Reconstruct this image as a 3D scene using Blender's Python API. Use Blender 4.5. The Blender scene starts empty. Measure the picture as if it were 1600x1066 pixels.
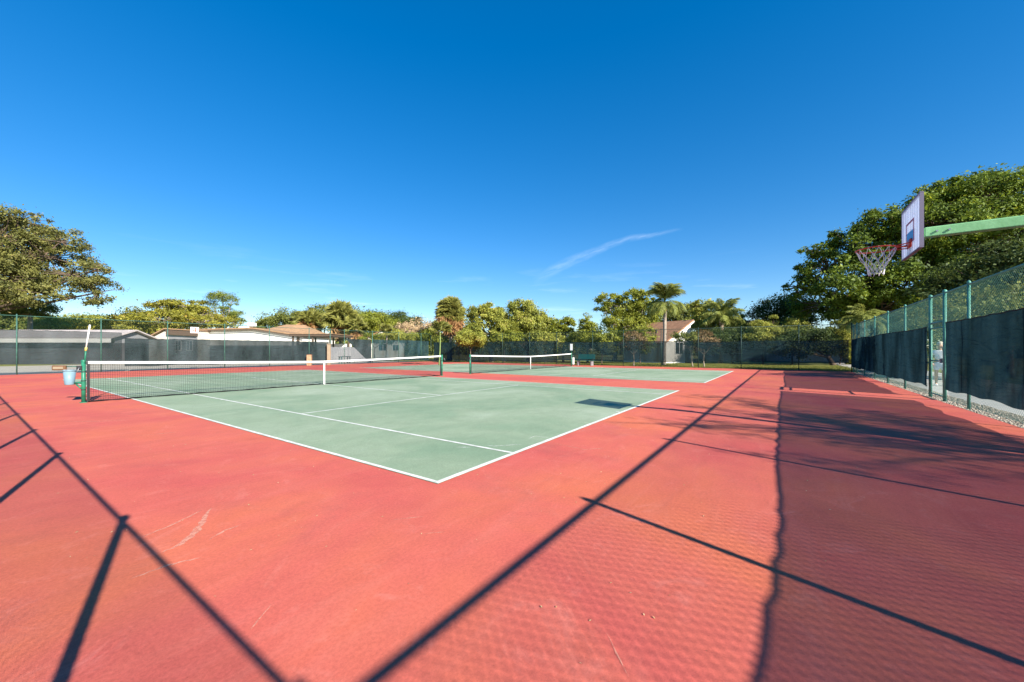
import bpy, bmesh, math, random
import numpy as np
from mathutils import Vector, Matrix, Euler
R = math.radians
scene = bpy.context.scene
COL = scene.collection

# ------------------------------------------------------------------ camera
CAM = (-2.83, -2.90, 1.355); YAW = 0.6102; FPX = 610.15; V0 = 546.94
cd = bpy.data.cameras.new('camera'); cam = bpy.data.objects.new('camera', cd); COL.objects.link(cam)
cam.location = CAM; cam.rotation_euler = (math.pi/2, 0, YAW - math.pi/2)
cd.sensor_width = 36.0; cd.lens = 36.0*FPX/1600; cd.shift_y = (V0-533)/1600
cd.clip_start = .05; cd.clip_end = 3000
scene.camera = cam
# ------------------------------------------------------------------ light
SUN_AZ = R(254.5); SUN_EL = R(29.6)          # where the sun stands, angle from +x
world = bpy.data.worlds.new('World'); scene.world = world; world.use_nodes = True
nt = world.node_tree; nt.nodes.clear()
def wn(t, **k):
    n = nt.nodes.new(t)
    for a, b in k.items(): setattr(n, a, b)
    return n
wout = wn('ShaderNodeOutputWorld'); bg = wn('ShaderNodeBackground'); bg.inputs['Strength'].default_value = .128
sky = wn('ShaderNodeTexSky', sky_type='NISHITA', sun_disc=False, sun_elevation=SUN_EL, sun_rotation=R(90)-SUN_AZ,
         altitude=0, air_density=.85, dust_density=.1, ozone_density=3.0)
hsv = wn('ShaderNodeHueSaturation'); hsv.inputs['Saturation'].default_value = 1.65; hsv.inputs['Hue'].default_value = .506
gam = wn('ShaderNodeGamma'); gam.inputs['Gamma'].default_value = .72
nt.links.new(sky.outputs[0], gam.inputs['Color']); nt.links.new(gam.outputs[0], hsv.inputs['Color'])
nt.links.new(bg.outputs[0], wout.inputs[0])
sd = bpy.data.lights.new('sun', 'SUN'); sd.energy = 5.0; sd.angle = R(.4); sd.color = (1, .94, .84)
sun = bpy.data.objects.new('sun', sd); COL.objects.link(sun)
sun.rotation_euler = Vector((math.cos(SUN_AZ)*math.cos(SUN_EL), math.sin(SUN_AZ)*math.cos(SUN_EL), math.sin(SUN_EL))).to_track_quat('Z', 'Y').to_euler()
sun.location = (0, -20, 20)
vs = scene.view_settings
vs.view_transform = 'Standard'; vs.look = 'None'; vs.exposure = 1.2; vs.gamma = 1; vs.use_curve_mapping = False
scene.render.engine = 'CYCLES'
scene.cycles.transparent_max_bounces = 24; scene.cycles.max_bounces = 6
scene.cycles.use_denoising = True

FW = Vector((math.cos(YAW), math.sin(YAW), 0)); RT = Vector((math.sin(YAW), -math.cos(YAW), 0)); UP = Vector((0, 0, 1))
def at(u, v, d):
    """world point d metres ahead of the photographer's spot, on the sight line of photo point (u, v)"""
    return Vector(CAM) + FW*d + RT*((u-800)/FPX*d) - UP*((v-V0)/FPX*d)

# wispy cirrus, placed by compass direction
def cloud_layer():
    geo = wn('ShaderNodeNewGeometry')
    L = nt.links.new
    neg = wn('ShaderNodeVectorMath', operation='SCALE'); neg.inputs['Scale'].default_value = -1
    L(geo.outputs['Incoming'], neg.inputs[0])
    p0 = (at(832, 441, 1)-Vector(CAM)).normalized(); p1 = (at(1068, 359, 1)-Vector(CAM)).normalized()
    c = ((p0+p1)/2).normalized(); e1 = (p1-p0).normalized(); e2 = c.cross(e1).normalized(); half = (p1-p0).length/2
    def dot(v):
        n = wn('ShaderNodeVectorMath', operation='DOT_PRODUCT'); n.inputs[1].default_value = v; L(neg.outputs[0], n.inputs[0]); return n.outputs['Value']
    def mth(op, a, b=None, clamp=False):
        n = wn('ShaderNodeMath', operation=op, use_clamp=clamp)
        for i, x in enumerate((a, b)):
            if x is None: continue
            if isinstance(x, (int, float)): n.inputs[i].default_value = x
            else: L(x, n.inputs[i])
        return n.outputs[0]
    a = mth('DIVIDE', dot(e1), half); b = dot(e2); fr = dot(c)
    if e2.z < 0: b = mth('MULTIPLY', b, -1)
    n1 = wn('ShaderNodeTexNoise'); n1.inputs['Scale'].default_value = 9; n1.inputs['Detail'].default_value = 6
    L(neg.outputs[0], n1.inputs['Vector'])
    mp = wn('ShaderNodeCombineXYZ'); L(mth('MULTIPLY', a, 2.2), mp.inputs[0]); L(mth('MULTIPLY', b, 60), mp.inputs[1])
    n2 = wn('ShaderNodeTexNoise'); n2.inputs['Scale'].default_value = 1.6; n2.inputs['Detail'].default_value = 7; n2.inputs['Roughness'].default_value = .62
    L(mp.outputs[0], n2.inputs['Vector'])
    # gentle S-curve of the streak
    cur = mth('MULTIPLY', mth('SUBTRACT', 1, mth('MULTIPLY', a, a)), .022)
    off = mth('ADD', mth('SUBTRACT', b, cur), mth('MULTIPLY', mth('SUBTRACT', n1.outputs['Fac'], .5), .022))
    wid = mth('ADD', .004, mth('MULTIPLY', mth('SUBTRACT', 1, a), .0075))
    prof = mth('SUBTRACT', 1, mth('DIVIDE', mth('ABSOLUTE', off), wid), True)
    ends = mth('SUBTRACT', 1, mth('POWER', mth('ABSOLUTE', a), 4), True)
    m = mth('MULTIPLY', mth('MULTIPLY', prof, ends), mth('MULTIPLY', mth('SUBTRACT', n2.outputs['Fac'], .3), 1.9, True), True)
    m = mth('MULTIPLY', m, mth('GREATER_THAN', fr, .6))
    m = mth('MULTIPLY', m, .24)
    # faint low veils all round the horizon
    sep = wn('ShaderNodeSeparateXYZ'); L(neg.outputs[0], sep.inputs[0])
    mp2 = wn('ShaderNodeVectorMath', operation='MULTIPLY'); mp2.inputs[1].default_value = (2.2, 2.2, 22); L(neg.outputs[0], mp2.inputs[0])
    n3 = wn('ShaderNodeTexNoise'); n3.inputs['Scale'].default_value = 2.3; n3.inputs['Detail'].default_value = 6; n3.inputs['Roughness'].default_value = .6
    L(mp2.outputs[0], n3.inputs['Vector'])
    band = mth('SUBTRACT', 1, mth('MULTIPLY', mth('ABSOLUTE', mth('SUBTRACT', sep.outputs[2], .1)), 8), True)
    veil = mth('MULTIPLY', mth('MULTIPLY', mth('SUBTRACT', n3.outputs['Fac'], .56), 3, True), mth('MULTIPLY', band, .3))
    tot = mth('MAXIMUM', m, veil)
    mix = wn('ShaderNodeMix', data_type='RGBA'); mix.inputs['B'].default_value = (5.2, 5.8, 6.3, 1)
    L(tot, mix.inputs['Factor']); L(hsv.outputs[0], mix.inputs['A']); L(mix.outputs['Result'], bg.inputs['Color'])
cloud_layer()

# ------------------------------------------------------------------ materials
def mat(name, col, rough=.7, var=.0, scale=4, col2=None, bump=0, bscale=60, metal=0, spec=.3, detail=5):
    m = bpy.data.materials.new(name); m.use_nodes = True
    t = m.node_tree; b = t.nodes['Principled BSDF']
    b.inputs['Roughness'].default_value = rough; b.inputs['Metallic'].default_value = metal
    b.inputs['Specular IOR Level'].default_value = spec
    b.inputs['Base Color'].default_value = (*col, 1)
    if var or col2 or bump:
        tc = t.nodes.new('ShaderNodeTexCoord')
    if var or col2:
        n = t.nodes.new('ShaderNodeTexNoise'); n.inputs['Scale'].default_value = scale; n.inputs['Detail'].default_value = detail; n.inputs['Roughness'].default_value = .62
        t.links.new(tc.outputs['Object'], n.inputs['Vector'])
        r = t.nodes.new('ShaderNodeValToRGB')
        if col2 is None: col2 = tuple(max(0, c*(1+var)) for c in col); c1 = tuple(c*(1-var) for c in col)
        else: c1 = col
        r.color_ramp.elements[0].position = .32; r.color_ramp.elements[1].position = .68
        r.color_ramp.elements[0].color = (*c1, 1); r.color_ramp.elements[1].color = (*col2, 1)
        t.links.new(n.outputs['Fac'], r.inputs['Fac']); t.links.new(r.outputs['Color'], b.inputs['Base Color'])
    if bump:
        n = t.nodes.new('ShaderNodeTexNoise'); n.inputs['Scale'].default_value = bscale; n.inputs['Detail'].default_value = 4
        t.links.new(tc.outputs['Object'], n.inputs['Vector'])
        bp = t.nodes.new('ShaderNodeBump'); bp.inputs['Strength'].default_value = bump; bp.inputs['Distance'].default_value = .01
        t.links.new(n.outputs['Fac'], bp.inputs['Height']); t.links.new(bp.outputs['Normal'], b.inputs['Normal'])
    return m

def leaf_mat(name, c1, c2, trans=.35, c3=None, nscale=.8):
    m = bpy.data.materials.new(name); m.use_nodes = True
    t = m.node_tree; t.nodes.clear(); L = t.links.new
    out = t.nodes.new('ShaderNodeOutputMaterial')
    geo = t.nodes.new('ShaderNodeNewGeometry'); tc = t.nodes.new('ShaderNodeTexCoord')
    n = t.nodes.new('ShaderNodeTexNoise'); n.inputs['Scale'].default_value = nscale; n.inputs['Detail'].default_value = 2
    L(tc.outputs['Object'], n.inputs['Vector'])
    ad = t.nodes.new('ShaderNodeMath'); ad.operation = 'MULTIPLY_ADD'; ad.inputs[1].default_value = .55
    L(geo.outputs['Random Per Island'], ad.inputs[0])
    sc = t.nodes.new('ShaderNodeMath'); sc.operation = 'MULTIPLY_ADD'; sc.inputs[1].default_value = 1.3; sc.inputs[2].default_value = -.42
    L(n.outputs['Fac'], sc.inputs[0]); L(sc.outputs[0], ad.inputs[2])
    r = t.nodes.new('ShaderNodeValToRGB'); e = r.color_ramp.elements
    e[0].color = (*c1, 1); e[1].color = (*c2, 1); e[1].position = .85 if c3 else 1
    if c3: x = e.new(.97); x.color = (*c3, 1)
    L(ad.outputs[0], r.inputs['Fac'])
    d = t.nodes.new('ShaderNodeBsdfDiffuse'); tr = t.nodes.new('ShaderNodeBsdfTranslucent'); g = t.nodes.new('ShaderNodeBsdfGlossy')
    g.inputs['Roughness'].default_value = .6; g.inputs['Color'].default_value = (.8, .85, .9, 1)
    mx = t.nodes.new('ShaderNodeMixShader'); mx.inputs[0].default_value = trans
    mg = t.nodes.new('ShaderNodeMixShader'); mg.inputs[0].default_value = .018
    hs = t.nodes.new('ShaderNodeHueSaturation'); hs.inputs['Value'].default_value = 1.25; hs.inputs['Hue'].default_value = .485
    L(r.outputs[0], d.inputs[0]); L(r.outputs[0], hs.inputs['Color']); L(hs.outputs[0], tr.inputs[0])
    L(d.outputs[0], mx.inputs[1]); L(tr.outputs[0], mx.inputs[2]); L(mx.outputs[0], mg.inputs[1]); L(g.outputs[0], mg.inputs[2])
    L(mg.outputs[0], out.inputs[0])
    return m

def screen_mat(name, col, cover, trans=.12, stripe=0):
    """woven windscreen cloth: a share of it is open holes"""
    m = bpy.data.materials.new(name); m.use_nodes = True
    t = m.node_tree; t.nodes.clear(); L = t.links.new
    out = t.nodes.new('ShaderNodeOutputMaterial'); tc = t.nodes.new('ShaderNodeTexCoord')
    n = t.nodes.new('ShaderNodeTexNoise'); n.inputs['Scale'].default_value = 1.4; n.inputs['Detail'].default_value = 6
    mp = t.nodes.new('ShaderNodeMapping'); mp.inputs['Scale'].default_value = (1, 1, .35)
    L(tc.outputs['Object'], mp.inputs[0]); L(mp.outputs[0], n.inputs['Vector'])
    r = t.nodes.new('ShaderNodeValToRGB'); r.color_ramp.elements[0].position = .3; r.color_ramp.elements[1].position = .72
    r.color_ramp.elements[0].color = (*[c*.5 for c in col], 1); r.color_ramp.elements[1].color = (*[c*1.9 for c in col], 1)  # uneven fading of the cloth, with fold shading also put into the colour
    L(n.outputs['Fac'], r.inputs['Fac'])
    d = t.nodes.new('ShaderNodeBsdfDiffuse'); tr = t.nodes.new('ShaderNodeBsdfTranslucent'); tp = t.nodes.new('ShaderNodeBsdfTransparent')
    L(r.outputs[0], d.inputs[0]); L(r.outputs[0], tr.inputs[0])
    mpb = t.nodes.new('ShaderNodeMapping'); mpb.inputs['Rotation'].default_value = (R(35), R(35), 0); mpb.inputs['Scale'].default_value = (.7, .7, 2.6)
    nb = t.nodes.new('ShaderNodeTexNoise'); nb.inputs['Scale'].default_value = 1.7; nb.inputs['Detail'].default_value = 4; nb.inputs['Distortion'].default_value = 1.4
    L(tc.outputs['Object'], mpb.inputs[0]); L(mpb.outputs[0], nb.inputs['Vector'])
    bp = t.nodes.new('ShaderNodeBump'); bp.inputs['Strength'].default_value = .9; bp.inputs['Distance'].default_value = .10
    L(nb.outputs['Fac'], bp.inputs['Height']); L(bp.outputs['Normal'], d.inputs['Normal']); L(bp.outputs['Normal'], tr.inputs['Normal'])
    mx = t.nodes.new('ShaderNodeMixShader'); mx.inputs[0].default_value = trans
    L(d.outputs[0], mx.inputs[1]); L(tr.outputs[0], mx.inputs[2])
    mt = t.nodes.new('ShaderNodeMixShader')
    # open weave: light passing at a slant has more yarn to cross (same for every ray)
    lw = t.nodes.new('ShaderNodeLayerWeight'); lw.inputs['Blend'].default_value = .5
    def mth(op, x, y):
        n_ = t.nodes.new('ShaderNodeMath'); n_.operation = op
        for i, q in enumerate((x, y)):
            if isinstance(q, (int, float)): n_.inputs[i].default_value = q
            else: L(q, n_.inputs[i])
        return n_.outputs[0]
    cosv = mth('MAXIMUM', mth('SUBTRACT', 1, lw.outputs['Facing']), .1)
    n2 = t.nodes.new('ShaderNodeTexNoise'); n2.inputs['Scale'].default_value = 2.5; n2.inputs['Detail'].default_value = 5
    L(mp.outputs[0], n2.inputs['Vector'])
    op = mth('ADD', mth('MULTIPLY', mth('SUBTRACT', n2.outputs['Fac'], .5), .12), 1-cover)
    L(mth('SUBTRACT', 1, mth('POWER', op, mth('DIVIDE', 1, cosv))), mt.inputs[0])
    L(tp.outputs[0], mt.inputs[1]); L(mx.outputs[0], mt.inputs[2]); L(mt.outputs[0], out.inputs[0])
    return m

def court_mat(name, stops, scuff, scuff_amt, rough=.85):
    """acrylic court paint: large worn patches, brushed streaks, scuffs, fine sand grain"""
    m = bpy.data.materials.new(name); m.use_nodes = True
    t = m.node_tree; b = t.nodes['Principled BSDF']; L = t.links.new
    b.inputs['Roughness'].default_value = rough; b.inputs['Specular IOR Level'].default_value = .2
    tc = t.nodes.new('ShaderNodeTexCoord')
    def noise(scale, detail, rough_, vec=None, dist=0):
        n = t.nodes.new('ShaderNodeTexNoise'); n.inputs['Scale'].default_value = scale; n.inputs['Detail'].default_value = detail
        n.inputs['Roughness'].default_value = rough_; n.inputs['Distortion'].default_value = dist
        L(vec or tc.outputs['Object'], n.inputs['Vector']); return n.outputs['Fac']
    def mapping(rot, sc):
        mp = t.nodes.new('ShaderNodeMapping'); mp.inputs['Rotation'].default_value = (0, 0, rot); mp.inputs['Scale'].default_value = sc
        L(tc.outputs['Object'], mp.inputs[0]); return mp.outputs[0]
    def mth(op, a, c=None, clamp=False):
        n = t.nodes.new('ShaderNodeMath'); n.operation = op; n.use_clamp = clamp
        for i, x in enumerate((a, c)):
            if x is None: continue
            if isinstance(x, (int, float)): n.inputs[i].default_value = x
            else: L(x, n.inputs[i])
        return n.outputs[0]
    def mixc(f, a, c, mode='MIX'):
        n = t.nodes.new('ShaderNodeMix'); n.data_type = 'RGBA'; n.blend_type = mode
        for s, x in (('Factor', f), ('A', a), ('B', c)):
            if isinstance(x, (int, float)): n.inputs[s].default_value = x
            elif isinstance(x, tuple): n.inputs[s].default_value = (*x, 1)
            else: L(x, n.inputs[s])
        return n.outputs['Result']
    big = noise(.33, 4, .6, dist=.6)
    r = t.nodes.new('ShaderNodeValToRGB'); e = r.color_ramp.elements
    e[0].position = .34; e[0].color = (*stops[0], 1); e[1].position = .66; e[1].color = (*stops[2], 1)
    x = e.new(.5); x.color = (*stops[1], 1)
    L(big, r.inputs['Fac'])
    c = r.outputs['Color']
    # brushed streaks, two directions
    s1 = noise(1.0, 5, .65, mapping(R(-28), (.6, 3.2, 1)), 1.4); s2 = noise(1.0, 5, .65, mapping(R(62), (.5, 2.6, 1)), 1.6)
    c = mixc(mth('MULTIPLY', mth('SUBTRACT', s1, .52, ), .6, True), c, scuff)
    c = mixc(mth('MULTIPLY', mth('SUBTRACT', s2, .56), 1.4, True), c, tuple(q*.62 for q in stops[1]))
    # pale scuffs
    s3 = noise(1.0, 8, .7, mapping(R(35), (.8, 9, 1)), 1.2); gate = noise(.55, 2, .5)
    c = mixc(mth('MULTIPLY', mth('MULTIPLY', mth('SUBTRACT', s3, .63), 7, True), mth('MULTIPLY', mth('SUBTRACT', gate, .48), scuff_amt*5, True), True), c, scuff)
    # grey dirt blooms
    dirt = mth('MULTIPLY', mth('SUBTRACT', noise(.8, 8, .72, dist=.3), .545), 2.4, True)
    c = mixc(mth('MULTIPLY', dirt, .6), c, (.20, .085, .075) if stops[0][0] > .3 else (.12, .15, .10))
    sw = noise(1.6, 9, .74, dist=2.2)
    c = mixc(mth('MULTIPLY', mth('SUBTRACT', sw, .56), 2.2, True), c, scuff)
    spk = noise(75, 2, .5)
    c = mixc(mth('MULTIPLY', mth('SUBTRACT', spk, .68), 5, True), c, tuple(q*.45 for q in stops[1]))
    # grain
    bl = noise(2.3, 6, .7, dist=.8)
    c = mixc(.65, c, mixc(bl, (.38, .38, .38), (.64, .64, .64)), 'OVERLAY')
    mg_ = noise(46, 6, .8)
    c = mixc(.6, c, mixc(mg_, (.08, .08, .08), (.92, .92, .92)), 'OVERLAY')
    gr = noise(150, 4, .75)
    c = mixc(.5, c, mixc(gr, (.30, .30, .30), (.72, .72, .72)), 'OVERLAY')
    L(c, b.inputs['Base Color'])
    bp = t.nodes.new('ShaderNodeBump'); bp.inputs['Strength'].default_value = .35; bp.inputs['Distance'].default_value = .004
    L(noise(260, 3, .7), bp.inputs['Height']); L(bp.outputs['Normal'], b.inputs['Normal'])
    return m

M = {}
M['red'] = court_mat('red_court_paint', [(.46, .083, .072), (.50, .110, .077), (.535, .132, .069)], (.64, .23, .18), .5)
M['green'] = court_mat('green_court_paint', [(.175, .255, .16), (.235, .30, .195), (.29, .35, .245)], (.36, .41, .30), .35)
M['line'] = mat('white_line_paint', (.46, .48, .41), .8, col2=(.78, .77, .72), scale=5, detail=10, bump=.2, bscale=80)
def broken_mat(name, col, thr):
    m = mat(name, col, .9); t = m.node_tree; L = t.links.new; b = t.nodes['Principled BSDF']; out = t.nodes['Material Output']
    tc = t.nodes.new('ShaderNodeTexCoord'); n = t.nodes.new('ShaderNodeTexNoise'); n.inputs['Scale'].default_value = 26; n.inputs['Detail'].default_value = 8; n.inputs['Roughness'].default_value = .75
    L(tc.outputs['Object'], n.inputs['Vector'])
    r = t.nodes.new('ShaderNodeMapRange'); r.inputs['From Min'].default_value = thr-.12; r.inputs['From Max'].default_value = thr+.16; r.inputs['To Max'].default_value = .8
    L(n.outputs['Fac'], r.inputs['Value'])
    tp = t.nodes.new('ShaderNodeBsdfTransparent'); mx = t.nodes.new('ShaderNodeMixShader')
    L(r.outputs[0], mx.inputs[0]); L(tp.outputs[0], mx.inputs[1]); L(b.outputs[0], mx.inputs[2]); L(mx.outputs[0], out.inputs[0])
    return m
M['scuff'] = broken_mat('pale_scuff', (.66, .30, .21), .41)
M['grass'] = mat('lawn', (.10, .12, .018), .95, col2=(.20, .185, .04), scale=.7, bump=.8, bscale=25, detail=8)
M['blade'] = leaf_mat('grass_blade', (.09, .12, .015), (.24, .22, .045), .3)
M['concrete'] = mat('pale_concrete', (.40, .385, .35), .9, var=.14, scale=1.2, bump=.3, bscale=90, detail=9)
M['gravelbed'] = mat('gravel_bed', (.20, .165, .12), .95, var=.3, scale=30, bump=.6, bscale=50)
M['stone'] = mat('pale_gravel_stone', (.20, .165, .12), .9, col2=(.50, .44, .35), scale=14)
M['yard'] = mat('beige_yard', (.30, .27, .21), .95, col2=(.40, .36, .29), scale=.9, bump=.5, bscale=30, detail=8)
M['vinyl'] = mat('green_vinyl_steel', (.085, .27, .205), .5, var=.25, scale=6)
M['wire'] = mat('green_vinyl_wire', (.09, .23, .18), .5)
M['dark_wire'] = mat('dark_green_wire', (.025, .085, .06), .5)
M['farpost'] = mat('dark_green_post', (.012, .04, .032), .5)
M['leftpost'] = mat('weathered_green_post', (.04, .11, .085), .6, var=.3, scale=5)
M['postgreen'] = mat('net_post_green', (.02, .155, .09), .4, var=.3, scale=8)
M['black'] = mat('black_cord', (.012, .012, .012), .8)
M['rubber'] = mat('dark_rubber', (.02, .02, .022), .6)
M['band'] = mat('white_net_band', (.78, .76, .72), .8, var=.06, scale=12)
M['scr_dark'] = screen_mat('tight_navy_windscreen', (.012, .032, .040), .66, .25)
M['scr_far'] = screen_mat('open_dark_windscreen', (.018, .040, .048), .80, .1)
M['scr_thin'] = screen_mat('thin_grey_windscreen', (.030, .040, .044), .72, .1)
M['scr_grey'] = screen_mat('faded_grey_windscreen', (.026, .036, .040), .93, .1)
M['hem'] = mat('screen_hem', (.008, .012, .016), .8)
M['arm'] = mat('light_green_paint', (.17, .40, .17), .55, col2=(.25, .52, .25), scale=7, detail=8, bump=.15, bscale=40)
M['rim'] = mat('orange_red_rim', (.62, .06, .03), .4, var=.12, scale=8)
M['netcord'] = mat('white_net_cord', (.74, .71, .74), .8, var=.2, scale=30)
M['steel'] = mat('grey_steel', (.35, .36, .37), .4, metal=.6)
M['bucket'] = mat('pale_blue_plastic', (.17, .27, .33), .45, var=.08, scale=5)
M['white'] = mat('white_paint', (.78, .77, .74), .7, var=.05, scale=3)
M['stucco'] = mat('white_stucco', (.80, .77, .70), .9, var=.06, scale=.8, bump=.3, bscale=20)
M['cream'] = mat('cream_stucco', (.52, .49, .43), .9, var=.1, scale=.9, bump=.3, bscale=20)
M['greywall'] = mat('grey_wall', (.20, .20, .205), .9, var=.1, scale=.8)
M['darkwall'] = mat('dark_grey_wall', (.06, .06, .062), .9, var=.15, scale=.8)
M['beige'] = mat('beige_render', (.30, .24, .16), .9, var=.1, scale=3)
M['tanroof'] = mat('tan_shingle', (.33, .20, .11), .95, var=.22, scale=3, bump=.6, bscale=12, detail=8)
M['brownroof'] = mat('brown_shingle', (.30, .155, .085), .95, var=.25, scale=2.5, bump=.6, bscale=12, detail=8)
M['darkroof'] = mat('dark_brown_shingle', (.075, .042, .028), .95, var=.25, scale=2.5)
M['pinkroof'] = mat('weathered_grey_roof', (.40, .35, .33), .95, var=.14, scale=1.5, detail=8)
M['trim'] = mat('brown_trim', (.10, .065, .045), .8)
M['glass'] = mat('window_glass', (.03, .04, .05), .08, spec=.6)
M['wood'] = mat('tan_wood', (.36, .23, .13), .8, var=.3, scale=5)
M['brownwood'] = mat('brown_wood', (.16, .08, .04), .8, var=.3, scale=6)
M['bench'] = mat('teal_bench', (.008, .075, .07), .5)
M['sign'] = mat('sign_white', (.80, .74, .66), .6)
M['signred'] = mat('sign_red', (.55, .06, .03), .6)
M['yellow'] = mat('yellow_joint', (.6, .45, .12), .5)
M['bark'] = mat('grey_brown_bark', (.12, .085, .06), .95, var=.35, scale=3, bump=.8, bscale=14)
M['palebark'] = mat('pale_bark', (.30, .25, .20), .95, var=.3, scale=4, bump=.6, bscale=12)
M['palmbark'] = mat('palm_bark', (.27, .21, .16), .95, var=.3, scale=6, bump=.6, bscale=10)
M['greenstem'] = mat('green_palm_stem', (.20, .26, .08), .8, var=.3, scale=5)
M['blue'] = mat('blue_canvas', (.06, .22, .55), .7)

# ------------------------------------------------------------------ mesh helpers
class MB:
    def __init__(s): s.v = []; s.f = []
    def add(s, vs, fs):
        o = len(s.v); s.v += [tuple(x) for x in vs]; s.f += [tuple(i+o for i in f) for f in fs]; return s
    def box(s, a, b, mtx=None):
        x0, y0, z0 = a; x1, y1, z1 = b
        vs = [Vector(p) for p in ((x0,y0,z0),(x1,y0,z0),(x1,y1,z0),(x0,y1,z0),(x0,y0,z1),(x1,y0,z1),(x1,y1,z1),(x0,y1,z1))]
        if mtx: vs = [mtx @ p for p in vs]
        return s.add(vs, [(0,3,2,1),(4,5,6,7),(0,1,5,4),(1,2,6,5),(2,3,7,6),(3,0,4,7)])
    def tube(s, pts, rad, n=8, cap=True, closed=False):
        pts = [Vector(p) for p in pts]; k = len(pts)
        rs = rad if isinstance(rad, (list, tuple)) else [rad]*k
        vs = []; fs = []; ref = None
        for i, p in enumerate(pts):
            if closed: t = pts[(i+1) % k]-pts[i-1]
            else: t = pts[min(i+1, k-1)]-pts[max(i-1, 0)]
            t.normalize()
            if ref is None or abs(ref.dot(t)) > .95: ref = Vector((0,0,1)) if abs(t.z) < .9 else Vector((1,0,0))
            a = t.cross(ref).normalized(); b = t.cross(a).normalized(); ref = -b if False else ref
            for j in range(n):
                w = 2*math.pi*j/n
                vs.append(p+(a*math.cos(w)+b*math.sin(w))*rs[i])
        m = k if closed else k-1
        for i in range(m):
            for j in range(n):
                i2 = (i+1) % k
                fs.append((i*n+j, i*n+(j+1) % n, i2*n+(j+1) % n, i2*n+j))
        if cap and not closed: fs += [tuple(range(n))[::-1], tuple((k-1)*n+j for j in range(n))]
        return s.add(vs, fs)
    def lathe(s, prof, c=(0,0,0), n=16):
        vs = []; fs = []
        for r, z in prof:
            for j in range(n):
                w = 2*math.pi*j/n; vs.append((c[0]+r*math.cos(w), c[1]+r*math.sin(w), c[2]+z))
        for i in range(len(prof)-1):
            for j in range(n): fs.append((i*n+j, i*n+(j+1) % n, (i+1)*n+(j+1) % n, (i+1)*n+j))
        return s.add(vs, fs)
    def mesh(s, name):
        me = bpy.data.meshes.new(name); me.from_pydata(s.v, [], s.f); me.update(); return me
    def build(s, name, m, parent=None, smooth=False, bevel=0):
        me = s.mesh(name); me.materials.append(m)
        return link(name, me, parent, smooth, bevel)
def link(name, me, parent=None, smooth=False, bevel=0):
    o = bpy.data.objects.new(name, me); COL.objects.link(o)
    if parent is not None: o.parent = parent
    if smooth:
        me.polygons.foreach_set('use_smooth', [True]*len(me.polygons))
    if bevel:
        b = o.modifiers.new('bevel', 'BEVEL'); b.width = bevel; b.segments = 2; b.limit_method = 'ANGLE'
    return o
def np_mesh(name, verts, quads, m):
    me = bpy.data.meshes.new(name)
    nv, nf, k = len(verts), len(quads), quads.shape[1]
    me.vertices.add(nv); me.vertices.foreach_set('co', np.asarray(verts, dtype=np.float32).ravel())
    me.loops.add(nf*k); me.loops.foreach_set('vertex_index', np.asarray(quads, dtype=np.int32).ravel())
    me.polygons.add(nf); me.polygons.foreach_set('loop_start', np.arange(0, nf*k, k, dtype=np.int32))
    me.update(calc_edges=True); me.materials.append(m); return me
def tag(o, label=None, cat=None, group=None, kind=None):
    if label: o['label'] = label
    if cat: o['category'] = cat
    if group: o['group'] = group
    if kind: o['kind'] = kind
    return o
def thing(name, label, cat, loc=(0,0,0), rz=0, group=None):
    o = bpy.data.objects.new(name, None); COL.objects.link(o); o.location = loc; o.rotation_euler = (0,0,rz)
    o.empty_display_size = .2
    return tag(o, label, cat, group)
def struct(o): o['kind'] = 'structure'; return o
def rel(root, pts): return [Vector(p)-Vector(root.location) for p in pts]

# ------------------------------------------------------------------ the ground
def sheet(name, x0, y0, x1, y1, z, m, parent=None, thick=None):
    b = MB()
    if thick: b.box((x0,y0,z-thick), (x1,y1,z))
    else: b.add([(x0,y0,z),(x1,y0,z),(x1,y1,z),(x0,y1,z)], [(0,1,2,3)])
    return b.build(name, m, parent)
struct(sheet('lawn_ground', -700, -700, 900, 900, -.06, M['grass']))
court = struct(sheet('court_surface', -3.9, -6.27, 29.65, 31.62, 0, M['red'], thick=.3))
struct(sheet('yard_ground', -60, 31.62, 29.0, 52, -.045, M['yard']))
struct(sheet('gravel_strip', -3.9, -6.95, 29.2, -6.27, -.035, M['gravelbed']))
struct(sheet('concrete_path', -30, -10.6, 60, -6.95, -.03, M['concrete'], thick=.2))
X2, Y2 = 14.82, -.19
greens = []
for i, (x, y) in enumerate(((0, 0), (X2, Y2))):
    g = struct(sheet('playing_surface', x-.03, y-.03, x+10.97+.03, y+23.77+.03, .004, M['green'])); greens.append(g)
    def ln(nm, x0, y0, x1, y1): sheet(nm, x+x0, y+y0, x+x1, y+y1, .008, M['line'], g)
    W = 23.77; w = .05
    for yb in (0, W-.06): ln('baseline', -.025, yb-.03, 10.995, yb+.035)
    for xs in (0, 10.97): ln('doubles_sideline', xs-w/2, .04, xs+w/2, W-.1)
    for xs in (1.37, 9.6): ln('singles_sideline', xs-w/2, .04, xs+w/2, W-.1)
    for ys in (5.485, 18.285): ln('service_line', 1.40, ys-w/2, 9.57, ys+w/2)
    ln('centre_service_line', 5.46, 5.515, 5.51, 18.255)
    for yc in (.04, W-.2): ln('centre_mark', 5.46, yc, 5.51, yc+.1)

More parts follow.
